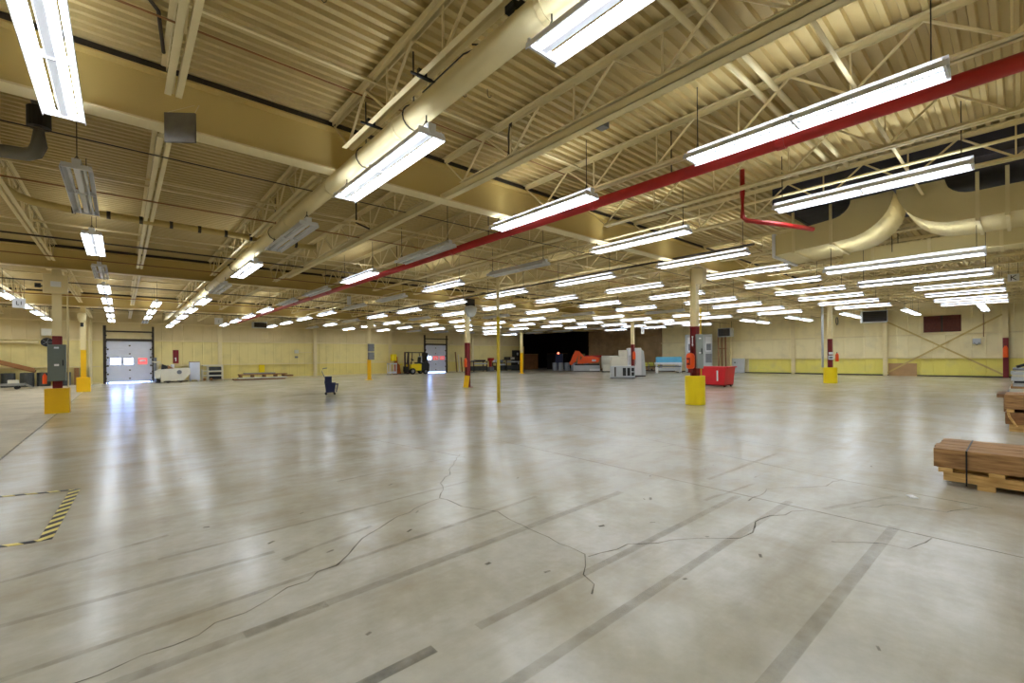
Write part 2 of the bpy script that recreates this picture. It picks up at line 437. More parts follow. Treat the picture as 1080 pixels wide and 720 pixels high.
CR = [[(4.0, 5.86), (2.93, 4.65), (2.58, 4.17), (2.65, 3.63), (2.76, 3.42), (2.75, 3.14), (2.72, 2.75), (2.68, 2.36), (2.65, 2.2), (2.42, 2.0), (2.25, 1.82)],
      [(2.65, 2.2), (2.93, 2.13), (3.41, 1.93), (3.85, 1.58), (4.05, 1.5), (4.35, 1.62), (4.6, 1.56), (5.0, 1.4)],
      [(2.58, 4.17), (2.1, 4.0), (1.6, 3.75), (1.2, 3.35), (.8, 3.2), (.3, 3.0), (-.2, 2.95)],
      [(4.9, 1.9), (5.5, 1.9), (6.1, 1.5), (6.6, 1.45)], [(4.3, 1.0), (4.5, .85), (4.6, .6), (5.0, .5)], [(5.4, 1.1), (5.9, .85), (5.9, .5), (6.3, .3)],
      [(6.3, 4.6), (6.8, 4.0), (7.2, 3.9), (7.8, 3.1)], [(5.6, 6.4), (6.2, 6.1), (6.9, 6.0)]]
for c in CR: ribbon(c, .011, 'crack', 'crack', z=.002, jit=.03)
for x, y in [(.9, 4.1), (2.0, 2.6), (3.2, 2.5), (2.4, 5.0), (4.2, 2.6), (5.0, 3.1), (.55, 4.9), (3.6, 1.3), (1.2, 3.6), (5.9, 2.2)]:
    ribbon([(x, y), (x+random.uniform(.03, .07), y+random.uniform(-.02, .05))], random.uniform(.012, .03), 'pit', 'crack', z=.002)
for i in range(34):
    x = random.uniform(.2, 9); y = random.uniform(.3, 9)
    ribbon([(x, y), (x+random.uniform(.02, .06), y+random.uniform(-.03, .04))], random.uniform(.008, .022), 'pit', 'crack', z=.002)
for a, b_, w in (((.9, 3.7), (1.7, 3.9), .05), ((-.8, 4.6), (.3, 4.9), .06), ((2.0, 5.6), (3.6, 5.75), .04), ((4.6, 2.2), (5.6, 2.1), .04), ((5.2, 1.3), (6.2, .9), .05), ((4.4, 6.2), (6.6, 6.1), .05), ((8.2, 4.9), (10.5, 4.7), .05), ((6.5, 11), (9.2, 11.2), .06), ((11, 8.3), (14, 8.1), .06)):
    ribbon([a, b_], w, 'scuff', 'skid', z=.0014, jit=.012)
# edge between the two slabs
struct(ribbon([(-1.43, YF), (-1.43, YB)], .03, 'trim_slab_joint', 'crack', z=.002)).parent = None

# hazard tape
def tape(a, b_, label, w=.045):
    a = Vector(a); b_ = Vector(b_); d = b_-a
    o = MB().box(0, d.length, -w, w, .0005, .003).build('floor_tape', 'tape')
    o.location = (a.x, a.y, 0); o.rotation_euler = (0, 0, math.atan2(d.y, d.x))
    tag(o, label, 'tape', 'hazard tape on the floor')
tape((-.42, 7.42), (-.5, 5.48), 'black and yellow striped tape on the floor forming the closed right side of the box')
tape((-.47, 7.42), (-1.9, 7.86), 'black and yellow striped tape on the floor forming the far side of the box', .024)
tape((-.55, 5.5), (-1.9, 5.82), 'black and yellow striped tape on the floor forming the near side of the box', .03)

# ------------------------------------------------------------------ girders
GZ0, GZ1 = 4.29, 4.91
def girder(y, label):
    t = thing('roof_girder', ((XL+XR)/2, y, GZ0), label, 'girder', 'deep roof girders')
    h = (XR-XL)/2
    MB().box(-h, h, -.008, .008, .02, GZ1-GZ0-.02).build('web', 'girder', t)
    MB().box(-h, h, -.13, .13, 0, .022).build('bottom_flange', 'flange', t)
    MB().box(-h, h, -.13, .13, GZ1-GZ0-.022, GZ1-GZ0).build('top_flange', 'girder', t)
    MB().box(-h, h, -.1, .1, GZ1-GZ0, 4.995-GZ0).build('gap_shade', 'dark_steel', t)  # dark strip stands in for the shaded gap between girder and deck
    return t
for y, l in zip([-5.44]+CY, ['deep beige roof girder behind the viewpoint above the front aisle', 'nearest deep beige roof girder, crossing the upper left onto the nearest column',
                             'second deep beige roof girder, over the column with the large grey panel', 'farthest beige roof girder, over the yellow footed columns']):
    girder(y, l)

# ------------------------------------------------------------------ open-web joists
def joist_proto(L_):
    """along +Y from 0 to L_, origin on the girder line at z=0 of the world"""
    zt, zb = 4.93, 4.42
    t = bpy.data.objects.new('roof_joist', None); COL.objects.link(t)
    mb = MB()
    for s in (-1, 1):
        mb.box(s*.02, s*.075, 0, L_, zt+.058, zt+.066); mb.box(s*.02, s*.026, 0, L_, zt, zt+.06)
    mb.build('top_chord', 'steel', t)
    mb = MB()
    e = .62
    for s in (-1, 1):
        mb.box(s*.018, s*.078, e, L_-e, zb, zb+.007); mb.box(s*.018, s*.024, e, L_-e, zb, zb+.055)
    mb.build('bottom_chord', 'steel', t)
    n = max(3, int(round((L_-2*e)/1.22))); p = (L_-2*e)/n
    mb = MB()
    mb.bar((0, .12, zt), (0, e+.02, zb+.03), .022)
    mb.bar((0, L_-.12, zt), (0, L_-e-.02, zb+.03), .022)
    for i in range(n):
        y = e+i*p
        mb.bar((0, y, zb+.03), (0, y+p/2, zt+.02), .026); mb.bar((0, y+p/2, zt+.02), (0, y+p, zb+.03), .026)
        if i: mb.bar((0, y, zb+.03), (0, y, zt+.02), .02)
    mb.build('web_rods', 'steel', t)
    mb = MB()
    for y in (.02, L_-.02): mb.box(-.09, .09, y-.1 if y > 1 else y-.02, y+.1 if y < 1 else y+.02, GZ1, zt+.002)
    mb.build('bearing_seats', 'dark_steel', t)
    return t
J12 = joist_proto(12.19); J10 = joist_proto(YB-31.13-.05)
J12t = [(k, []) for k in kids(J12)]; J10t = [(k, []) for k in kids(J10)]
JX = [-1.48+1.93*k for k in range(-3, 22)]
bays = [(-5.44, 'before the first girder', 0, J12, J12t), (6.75, 'between first and second girders', -7.5, J12, J12t),
        (18.94, 'between second and third girders', -7.5, J12, J12t), (31.13, 'between third girder and back wall', -7.5, J10, J10t)]
for y0, bl, xmin, P, T in bays:
    xs = [x for x in JX if x > xmin and not (y0 < 0 and 11.8 < x < 12.3)]
    for i, x in enumerate(xs):
        lab = 'beige open web roof joist, %s from left, %s' % (nth(i+1), bl)
        if P.get('label') is None:
            P.location = (x, y0, 0); P['label'] = lab; P['category'] = 'joist'; P['group'] = 'open web roof joists'
        else:
            copy_tree(P, (x, y0, 0), lab, tree=T)

# bridging angles along X
BR = MB().box(0, 1, -.02, .02, -.003, .003).box(0, 1, -.003, .003, 0, .04)
k = 0
for y, z, l in [(1.2, 4.46, 'lower'), (5.25, 4.97-.05, 'upper'), (9.4, 4.46, 'lower'), (11.2, 4.9, 'upper'), (13.6, 4.46, 'lower'), (16.4, 4.9, 'upper'),
                (21.5, 4.46, 'lower'), (25, 4.46, 'lower'), (28.4, 4.46, 'lower'), (33.6, 4.46, 'lower'), (36.8, 4.46, 'lower')]:
    k += 1
    x0 = 0 if y < 6 else -7
    o = MB().box(x0, XR-.02, y-.02, y+.02, z-.003, z+.003).box(x0, XR-.02, y-.003, y+.003, z, z+.035).build('bridging_angle', 'steel')
    tag(o, 'thin beige bridging angle crossing the joists, %s counting away from the camera' % nth(k), 'bracing', 'joist bridging')
# thin dark conduits along X
k = 0
for y, z, r in [(5.6, 4.92, .012), (8.0, 4.4, .009), (10.3, 4.38, .014), (14.6, 4.36, .02), (17.2, 4.36, .016), (22.6, 4.36, .02), (27, 4.36, .02), (33, 4.36, .02)]:
    k += 1
    o = MB().cyl((-.6 if y < 6 else -7, y, z), (XR-.05, y, z), r, seg=6).build('conduit', 'copper' if k % 2 else 'dark_steel')
    tag(o, 'thin dark conduit running across under the joists, %s counting away from the camera' % nth(k), 'conduit', 'conduits across the ceiling')
# conduits along Y
for n_, (x, z, r, m, y0, y1, lab) in enumerate([
        (4.31, 4.3, 0, 'steel', -1.5, 16.5, 'wide beige cable channel slung under the joist between the fat pipe and the red pipe'),
        (8.9, 4.36, .025, 'steel', -1, 30, 'thin beige pipe running away to the right of the red pipe'),
        (12.2, 4.36, .03, 'dark_steel', 4.5, 30, 'dark pipe running away above the lights beyond the ductwork'),
        (16.4, 4.2, .03, 'black', -1, 3.9, 'black pipe running below the far rectangular duct at right')]):
    if r: o = MB().cyl((x, y0, z), (x, y1, z), r, seg=8).build('ceiling_pipe', m)
    else: o = MB().box(x-.06, x+.06, y0, y1, z, z+.008).box(x-.06, x-.052, y0, y1, z, z+.1).box(x+.052, x+.06, y0, y1, z, z+.1).build('cable_channel', m)
    tag(o, lab, 'pipe')

# fat beige pipe above the second row of lights
t = thing('overhead_pipe', (2.5, 8, 4.22), 'fat beige round pipe running away above the second row of lights', 'pipe')
MB().cyl((0, -9.5, 0), (0, 25, 0), .125, seg=20).build('pipe_run', 'steel', t, smooth=True)
for y in (-7.2, -5.6, -3.2, -.9, 1.4, 5.4, 9.5, 13.6, 17.7): MB().cyl((0, y-.03, 0), (0, y+.03, 0), .135, seg=20).build('coupling', 'flange', t)
for y in (-6.5, -3.5, -2.2, 2.5, 7, 12, 17):
    MB().tube([(.14*math.cos(a*PI/8), y, .14*math.sin(a*PI/8)) for a in range(-8, 9)]+[(-.14, y, .02)], .008, seg=5).bar((0, y, .13), (0, y, .75), .014).build('hanger', 'dark_steel', t)
# red sprinkler main
t = thing('sprinkler_main', (6.32, 8, 4.22), 'long red sprinkler pipe running away beside the third row of lights', 'pipe')
MB().cyl((0, -9.5, 0), (0, 29, 0), .085, seg=16).build('pipe_run', 'red', t, smooth=True)
for y in (-6, -3, 1.5, 6, 10.5, 15, 21): MB().cyl((0, y-.05, 0), (0, y+.05, 0), .1, seg=16).build('coupling', 'red', t)
for y in (-4.5, 0, 4.5, 9): MB().bar((0, y, .08), (0, y, .72), .014).build('hanger', 'dark_steel', t)
o = MB().tube([(8.3, 3.25, 4.8), (8.3, 3.25, 4.37), (8.3, 3.25, 3.97), (8.34, 3.2, 3.9), (8.9, 2.75, 3.82), (9.5, 2.5, 3.8)], .04, seg=10).build('sprinkler_drop', 'red', smooth=True)
tag(o, 'red pipe elbow dropping from the joists left of the curved duct', 'pipe')

# ------------------------------------------------------------------ fluorescent lights
def fixture(lit, near, hang):
    L_ = 2.46
    t = bpy.data.objects.new('strip_light', None); COL.objects.link(t)
    MB().prism([(-.045, .10), (.045, .10), (.045, .045), (.03, -.012), (-.03, -.012), (-.045, .045)], 1, -L_/2, L_/2).build('ballast_box', 'reflector', t)
    for s in (-1, 1):      # reflector wings, a slot above each tube lets some light up
        MB().prism([(s*.105, .04), (s*.155, .005), (s*.165, -.045), (s*.158, -.046), (s*.148, .0), (s*.105, .033)], 1, -L_/2, L_/2).build('reflector_wing', 'reflector', t)
    tm = 'tube' if lit else 'tube_off'
    for s in (-1, 1):
        if near:
            for a, b_ in ((-L_/2+.04, -.03), (.03, L_/2-.04)): MB().cyl((s*.078, a, -.012), (s*.078, b_, -.012), .019, seg=10).build('tube', tm, t, smooth=True)
        else: MB().cyl((s*.078, -L_/2+.04, -.012), (s*.078, L_/2-.04, -.012), .019, seg=8).build('tube', tm, t)
    for y in (-L_/2+.02, 0, L_/2-.02): MB().box(-.15, .15, y-.012, y+.012, -.03, .034).build('lamp_holder', 'reflector', t)
    for y in (-L_/2+.12, L_/2-.12):
        mb = MB().bar((0, y, .1), (0, y, hang), .01)
        if near: mb.bar((-.04, y, .1), (0, y, .18), .008).bar((.04, y, .1), (0, y, .18), .008)
        mb.build('hanger', 'dark_steel', t)
    return t
protos = {}; ptree = {}
ROWS = [(-9.0, 'first row from the left wall'), (-6.2, 'second row from the left wall'), (-3.3, 'row left of the grey hanging plate'), (-.43, 'leftmost overhead row'), (1.2, 'short far row before the first door'), (2.46, 'row under the fat beige pipe'), (5.65, 'row beside the red pipe'), (8.75, '1st row right of the red pipe'),
        (11.75, '2nd row right of the red pipe'), (14.7, '3rd row right of the red pipe'), (17.85, '4th row right of the red pipe'), (21, '5th row right of the red pipe'), (24, '6th row right of the red pipe'),
        (27.15, '7th row right of the red pipe'), (30.2, '8th row right of the red pipe'), (33, '9th row right of the red pipe'), (36.1, '10th row right of the red pipe')]
UNLIT = {(-.43, 2), (-.43, 4), (24, 9), (21, 9), (27.15, 9), (1.2, 9), (11.75, 9), (2.46, 2), (5.65, 2), (5.65, 4), (5.65, 5), (8.75, 2), (8.75, 4), (8.75, 5), (11.75, 7), (14.7, 6), (17.85, 5), (21, 4), (24, 3), (30.2, 7), (33, 6), (33, 7), (33, 8), (30.2, 8), (2.46, 4)}
SKIP = {(17.85, 0), (21, 0), (36.1, 0), (36.1, 1), (36.1, 2), (36.1, 3), (33, 1), (33, 2), (36.1, 9), (36.1, 8), (36.1, 7), (33, 3)}
used = set()
def place_light(x, y, z, lit, label, rz=0, hang=None):
    d = math.hypot(x, y)
    key = (lit, 1 if d < 17 else 0, hang or round(ZD-z, 2))
    if key not in protos:
        protos[key] = fixture(*key); ptree[key] = [(c, []) for c in kids(protos[key])]
    P = protos[key]
    if key not in used:
        used.add(key); o = P; o.location = (x, y, z); o['label'] = label; o['category'] = 'ceiling light'; o.rotation_euler = (0, 0, rz)
        o['group'] = 'hanging strip lights'
    else: o = copy_tree(P, (x, y, z), label, rz=rz, tree=ptree[key])
    return o
for x, rn in ROWS:
    for k in range(-2, 10):
        if (x, k) in SKIP: continue
        if x < -4 and k < 6 and k % 2: continue
        y = .4+4.06*k+1.25; z = 4.1
        if x == 2.46: y = 4.02+4.06*(k-1)+1.25; z = 3.87
        if x == -.43: y = 4.2+4.06*(k-1)+1.2; z = 4.1
        if x < 0 and k < 0: continue
        if x == 1.2 and k < 6: continue
        if k < 0 and x > 22: continue
        xx = x
        if k == 0 and x == 11.75: z = 3.35
        if k == 0 and x == 14.7: z = 3.35; xx = 14.8
        lit = 0 if (x, k) in UNLIT else 1
        where = 'nearest the camera' if k == 0 else ('%s behind the viewpoint' % nth(-k) if k < 0 else '%s away' % nth(k+1))
        place_light(xx, y, z, lit, '%s strip light, %s in the %s' % ('lit' if lit else 'unlit', where, rn), hang=.5 if (x, k) == (11.75, 0) else (.23 if x == 2.46 else None))
for i, y in enumerate((1.4, 4.4, 7.3, 10.3, 13.2)):
    for j, x in enumerate((34.6, 37.5)):
        place_light(x, y, 4.05, 1, 'lit crosswise strip light near the right wall, %s of the %s pair from right' % ('nearer' if j == 0 else 'farther', nth(i+1)), PI/2)

# ------------------------------------------------------------------ ductwork and roof opening at right
M['dark_curb'] = mat('dark_blue_curb', (62, 60, 72), .6, var=.25)
t = thing('roof_plenum', (11.98, 1.5, 4.66), 'dark square plenum in the roof above the curved ducts', 'plenum')
MB().box(-1.65, 1.65, -1.95, 1.95, 0, .345, bev=.01).build('casing', 'dark_curb', t)
for y in (-1.9, 1.86): MB().box(-1.66, 1.66, y, y+.05, -.03, 0).build('edge_angle', 'dark_steel', t)
t = thing('elbow_duct', (11.95, 1.6, 3.87), 'beige double elbow duct curving up into the dark roof opening', 'duct')
def elbow(sgn, yend, zlow_end):
    # outline in (y,z) seen from the side: heel from the tee down to the run, throat back up
    heel = [(.02+.85*(1-math.cos(a*PI/2)), .79*(1-math.sin(a*PI/2))) for a in [i/10 for i in range(0, 11)]]
    run = [(yend, zlow_end), (yend, zlow_end+.45)]
    thr = [(1.05, .47)]+[(1.05-.36*math.sin(a*PI/2), .47+.32*(1-math.cos(a*PI/2))) for a in [i/6 for i in range(1, 7)]]
    return [(sgn*u, v) for u, v in heel+run+thr]
for s, ye, ze, nm in ((1, 2.14, -.1, 'left_branch'), (-1, 3.4, .03, 'right_branch')):
    MB().prism(elbow(s, ye, ze), 0, -.75, .75).build(nm, 'duct', t)
for y, ln in ((1.03, .5), (-1.1, .5), (1.72, .46), (-1.45, .5)):
    z0 = -.05 if y > 1.5 else 0
    MB().box(-.775, -.75, y-.025, y+.025, z0-.02, ln+.42).box(-.75, .75, y-.025, y+.025, z0-.045, z0-.02).box(.75, .775, y-.025, y+.025, z0-.02, ln+.42).build('strap', 'flange', t)
MB().box(-.79, .79, 2.08, 2.14, -.14, -.1).box(-.79, .79, 2.08, 2.14, .36, .39).box(-.79, -.75, 2.08, 2.14, -.1, .36).box(.75, .79, 2.08, 2.14, -.1, .36).build('end_flange', 'white', t)
MB().box(-.73, .73, 2.14, 2.15, -.08, .34).build('end_grille', 'pale_grey', t)
t = thing('straight_duct', (15.4, 1.2, 3.95), 'long rectangular beige duct behind the curved ducts', 'duct')
MB().box(-.4, .4, -2.6, 2.05, 0, .4, bev=.01).build('duct_body', 'duct', t)
for y in (-2, -.9, .3, 1.4): MB().box(-.42, .42, y-.03, y+.03, -.02, .42).build('seam_collar', 'flange', t)
for y in (-1.5, 1): MB().bar((-.42, y, .2), (-.42, y, 1.05), .015).bar((.42, y, .2), (.42, y, 1.05), .015).build('hanger', 'dark_steel', t)

# ------------------------------------------------------------------ columns
def hsec(mb, z0, z1, w=.2, d=.2, tf=.016):
    mb.box(-w/2, w/2, -d/2, -d/2+tf, z0, z1).box(-w/2, w/2, d/2-tf, d/2, z0, z1).box(-.01, .01, -d/2+tf, d/2-tf, z0, z1)
    return mb
def column(x, y, label, red=None, yel=None, guard=None, gm='amber', cap=True, rz=0):
    t = thing('steel_column', (x, y, 0), label, 'column', 'building columns', rz)
    z0 = 0; zr = []
    if yel: hsec(MB(), 0, yel).build('painted_foot', 'amber', t); z0 = yel
    if red:
        hsec(MB(), red[0], red[1]).build('red_band', 'dark_red', t); z0 = red[1]
        if red[0] > 0: hsec(MB(), 0, red[0]).build('column_foot', 'dark_red', t)
    hsec(MB(), z0, 4.29).build('shaft', 'steel', t)
    MB().box(-.22, .22, -.22, .22, 4.25, 4.29).build('cap_plate', 'steel', t)
    MB().box(-.2, .2, -.2, .2, 0, .025).build('base_plate', 'dark_red' if red else 'amber', t)
    if guard == 'box': MB().box(-.26, .26, -.26, .26, 0, .73, bev=.012).build('guard', gm, t)
    if guard == 'round': MB().lathe(0, 0, [(.28, 0), (.295, .01), (.295, .89), (.28, .9), (.2, .9), (.19, .885)], 28).build('guard', gm, t, smooth=False)
    if guard == 'roundlow': MB().lathe(0, 0, [(.3, 0), (.31, .01), (.31, .83), (.3, .84), (.2, .84), (.19, .83)], 28).build('guard', gm, t, smooth=False)
    return t
cA = column(-1.43, 18.94, 'column with square yellow guard and large grey electrical panel at left', red=(.7, 2.28), guard='box')
cB = column(-1.43, 31.13, 'column with square yellow guard and yellow lower half, behind the grey panel column', yel=2.1, guard='box')
cC = column(13.5, 31.13, 'column with narrow yellow foot and grey boxes in front of the tan back wall', yel=1.5)
cD = column(13.5, 18.94, 'red banded column with a yellow board leaning at its foot', red=(0, 2.3))
cE = column(28.43, 31.13, 'yellow footed column in front of the dark far corner', yel=1.95)
cF = column(13.5, 6.75, 'nearest column, red band over a tall round yellow guard', red=(.8, 2.43), guard='round', gm='yellow')
cG = column(28.43, 18.94, 'column with small red band behind the white machine', red=(0, 2.4))
cH = column(28.43, 6.75, 'column at right with round yellow guard and grey conduit beside it', red=(.7, 2.35), guard='roundlow', gm='yellow')
# yellow pole with beige top
t = thing('yellow_pole', (9.67, 11.76, 0), 'slim yellow pole standing alone on the open floor', 'pole')
MB().cyl((0, 0, .01), (0, 0, 2.9), .055, seg=14).build('lower_pole', 'yellow_dull' if 'yellow_dull' in M else M.setdefault('yellow_dull', mat('dull_yellow', (226, 196, 40), .5, var=.06)), t, smooth=True)
MB().cyl((0, 0, 2.9), (0, 0, 4.42), .05, seg=14).build('upper_pole', 'steel', t, smooth=True)
MB().cyl((0, 0, 0), (0, 0, .012), .09, seg=14).build('base_plate', 'yellow_dull', t)

# junction boxes at the column heads
def wbox(name, x0, x1, y0, y1, z0, z1, m, label, cat, bev=.01, group=None):
    c = ((x0+x1)/2, (y0+y1)/2, z0)
    o = MB().box(x0, x1, y0, y1, z0, z1, bev=bev).build(name, m, loc=c)
    return tag(o, label, cat, group)
t = thing('gusset_box', (-1.43, 18.62, 3.52), 'wide beige head box with white label, on the grey panel column', 'junction box')
MB().box(-.26, .26, -.08, .14, 0, .53, bev=.01).build('housing', 'steel', t)
MB().box(-.1, .12, -.092, -.08, .18, .34).build('label_plate', 'sign_white', t)
MB().box(-.42, -.3, -.05, .05, .14, .26).bar((-.31, .0, .19), (-.25, .0, .19), .04).build('conduit_box', 'black', t)
wbox('junction_box', 13.27, 13.5, 6.36, 6.62, 3.72, 4.18, 'steel', 'beige junction box at the head of the nearest column', 'junction box')
wbox('junction_box', 13.3, 13.7, 30.7, 31.01, 3.75, 4.24, 'flange', 'pale square box at the head of the narrow yellow footed column', 'junction box')
t = thing('round_hood', (13.5, 18.6, 3.6), 'rounded grey hood at the head of the column with the leaning board', 'hood')
MB().lathe(0, 0, [(.02, 0), (.16, .05), (.27, .2), (.3, .4), (.3, .52), (.1, .6)], 20).build('bowl', 'pale_grey', t, smooth=True)
MB().box(-.26, .26, .0, .12, .58, .95).build('bracket', 'dark_steel', t)
t = thing('round_hood', (-1.46, 30.8, 3.45), 'rounded beige hood at the head of the yellow half painted column', 'hood')
MB().lathe(0, 0, [(.05, 0), (.12, .06), (.16, .2), (.16, .42), (.08, .5)], 20).build('bowl', 'flange', t, smooth=True)
MB().cyl((0, .02, -.2), (0, .02, .05), .06).build('neck', 'black', t)

# equipment on the columns
def epanel(x, y, z, w, h, d, label, rz=0, m='panel_grey', plates=()):
    t = thing('electrical_panel', (x, y, z), label, 'electrical panel', None, rz)
    MB().box(-w/2, w/2, 0, d, 0, h, bev=.008).build('cabinet', m, t)
    MB().box(-w/2+.02, w/2-.02, -.015, 0, .02, h-.02, bev=.004).build('door', m, t)
    for (a, b_, c, dd) in plates: MB().box(a, b_, -.022, -.014, c, dd).build('nameplate', 'sign_white', t)
    MB().box(w/2-.07, w/2-.045, -.045, -.015, h*.42, h*.58).build('handle', 'black', t)
    return t
epanel(-1.42, 18.56, .95, .38, 1.07, .26, 'tall grey electrical panel fixed to the left column above its yellow guard', plates=((-.05, .05, .95, 1.0), (-.05, .05, .44, .5)))
o = MB().cyl((-1.2, 18.88, .75), (-1.2, 18.88, 3.5), .022, seg=8).build('conduit_riser', 'steel', loc=(-1.2, 18.88, .75)); tag(o, 'beige conduit rising beside the left column to its head box', 'conduit')
def extinguisher(x, y, z, label, s=1.0):
    t = thing('fire_extinguisher', (x, y, z), label, 'fire extinguisher')
    MB().lathe(0, 0, [(.07*s, 0), (.08*s, .02), (.08*s, .36*s), (.055*s, .42*s), (.03*s, .45*s), (.03*s, .48*s)], 14).build('cylinder', 'orange', t, smooth=True)
    MB().box(-.05*s, .02*s, -.015, .015, .47*s, .52*s).build('handle', 'black', t)
    MB().tube([(.03*s, 0, .48*s), (.11*s, 0, .42*s), (.11*s, 0, .15*s)], .012).build('hose', 'black', t)
    return t
extinguisher(-1.67, 18.62, .88, 'orange red extinguisher hanging left of the grey panel', .62)
# nearest column: panel, orange cover, sign
epanel(13.33, 6.5, 1.13, .2, 1.05, .12, 'narrow grey electrical panel on the nearest red banded column', rz=-.9, m='panel_pale' if 'panel_pale' in M else M.setdefault('panel_pale', mat('pale_grey_green', (150, 158, 152), .45, var=.05)), plates=((-.03, .03, .9, .94), (-.03, .03, .46, .5)))
t = thing('extinguisher_cover', (13.2, 6.74, 1.12), 'orange extinguisher cover hung on the left face of the nearest column', 'extinguisher cover')
MB().lathe(0, 0, [(.08, 0), (.12, .04), (.125, .4), (.1, .46), (.03, .49)], 16).build('cover', 'orange', t, smooth=True)
MB().box(-.13, -.118, -.05, .05, .28, .34).box(-.13, -.118, -.05, .05, .12, .18).box(-.13, -.118, -.05, -.02, .12, .34).build('lettering', 'dark_red', t)
MB().box(-.06, .06, -.05, .05, -.12, 0).build('bracket', 'dark_red', t)
t = thing('column_sign', (13.375, 6.75, 1.75), 'small vertical white arrow sign on the red band of the nearest column', 'sign')
t.rotation_euler = (0, 0, -PI/2)
MB().box(-.035, .035, -.012, 0, 0, .42).build('plate', 'dark_red', t)
MB().box(-.012, .012, -.016, -.012, .12, .36).prism([(-.03, .13), (.03, .13), (0, .05)], 1, -.016, -.012).box(-.025, .025, -.016, -.012, .34, .38).build('arrow', 'sign_white', t)
o = MB().cyl((13.64, 6.62, .9), (13.64, 6.62, 3.0), .022, seg=8).build('conduit_riser', 'yellow_dull', loc=(13.64, 6.62, .9)); tag(o, 'yellow conduit rising on the right side of the nearest column', 'conduit')
# middle column
extinguisher(13.28, 18.8, 1.05, 'orange extinguisher hung on the red column with the leaning board', 1.0)
o = MB().box(-.13, .13, -.012, .012, 0, .62, bev=.003).build('leaning_board', 'amber'); o.location = (13.24, 18.75, .004); o.rotation_euler = (-.14, .12, -.75)
tag(o, 'yellow board leaning against the foot of the red middle column', 'board')
# narrow yellow footed column
for i, (z, l) in enumerate(((1.45, 'lower grey switch box on the narrow yellow footed column'), (2.05, 'upper grey switch box on the narrow yellow footed column'))):
    epanel(13.55, 30.8, z, .4, .54, .2, l, m='mid_grey')
# right column
t = thing('fire_extinguisher_sign', (28.3, 6.68, 1.25), 'stack of small white notices on the red band of the right column', 'sign')
MB().box(-.03, .0, -.12, .12, .0, .22).build('lower_notice', 'sign_white', t)
MB().box(-.03, .0, -.1, .1, .28, .4).build('upper_notice', 'sign_white', t)
MB().box(-.035, -.03, -.08, .08, .06, .16).build('print', 'mid_grey', t)
t = extinguisher(28.66, 6.5, 1.15, 'orange and black extinguisher on the right side of the right column', .95)
o = MB().cyl((28.16, 7.02, .84), (28.16, 7.02, 4.3), .055, seg=14).build('standpipe', 'pale_grey', loc=(28.16, 7.02, .84), smooth=True); tag(o, 'grey standpipe rising beside the right column', 'pipe')
o = MB().tube([(28.72+.2*math.cos(a*PI/8), 6.5, 3.3+.2*math.sin(a*PI/8)) for a in range(17)], .02).build('hose_coil', 'black'); tag(o, 'black coiled hose hung high on the right column', 'hose')
extinguisher(28.25, 18.72, 1.3, 'orange round extinguisher on the column behind the white machine', 1.3)

# ------------------------------------------------------------------ wall columns and bracing
k = 0
for x in (5.75, 12.8, 19.87, 29.8, 33.76):
    k += 1
    o = hsec(MB(), 0, 4.9, .24, .24).build('wall_column', 'steel'); o.location = (x, YB-.13, 0)
    tag(o, 'beige steel column against the back wall, %s counting from the left' % nth(k), 'column', 'back wall columns')
k = 0
for y in (.68, 6.41, 12.17, 17.6, 23.95, 29.6):
    k += 1
    rz = PI/2
    t = thing('wall_column', (XR-.13, y, 0), 'beige steel column against the right wall, %s counting from the right' % nth(k), 'column', 'right wall columns', rz)
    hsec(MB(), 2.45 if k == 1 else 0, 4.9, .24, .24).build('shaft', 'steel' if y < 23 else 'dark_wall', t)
    if k == 1: hsec(MB(), 0, 2.45, .24, .24).build('red_band', 'dark_red', t)
for a, b_, l in (((6.3, .2), (.8, 3.9), 'rising to the right'), ((6.3, 3.8), (.8, .2), 'falling to the right')):
    xo = .19 if 'rising' in l else .23
    o = MB().bar((XR-xo, a[0], a[1]), (XR-xo, b_[0], b_[1]), .03, .1).build('wall_brace', 'girder'); tag(o, 'diagonal steel wall brace %s between the last right wall columns' % l, 'brace')
extinguisher(XR-.39, .68, 1.25, 'orange disc shaped extinguisher on the red wall column at far right', 1.5)

t = thing('wall_louver', (XR, 3.5, 2.95), 'dark brown louvered vent high on the right wall above the cross brace', 'vent')
MB().box(-.06, 0, -.9, .9, 0, 1.08).build('backing', 'rust', t)
for i in range(12): MB().box(-.1, -.06, -.86, .86, .05+i*.085, .1+i*.085).build('slat', 'rust', t)
MB().box(-.12, -.06, -.04, .04, 0, 1.08).build('mullion', 'dark_steel', t)
o = MB().box(XR-.1, XR-.07, 4.75, 6.25, .0, .87).build('board', 'tanboard', loc=(XR-.085, 5.5, .0)); tag(o, 'tan board at the foot of the right wall under the brace', 'board')
t = thing('control_box', (XR-.19, 1.9, 2.1), 'small pale control box with cables on the right wall under the louver', 'control box')
MB().box(-.15, 0, -.18, .18, 0, .35, bev=.02).build('box', 'pale_grey', t)
MB().tube([(-.08, -.3, .45), (-.08, -.3, 1.9)], .02).build('conduit', 'copper', t)
MB().tube([(-.16, .12, .1), (-.18, .0, -.06), (-.16, -.12, .1)], .015).build('cable', 'black', t)

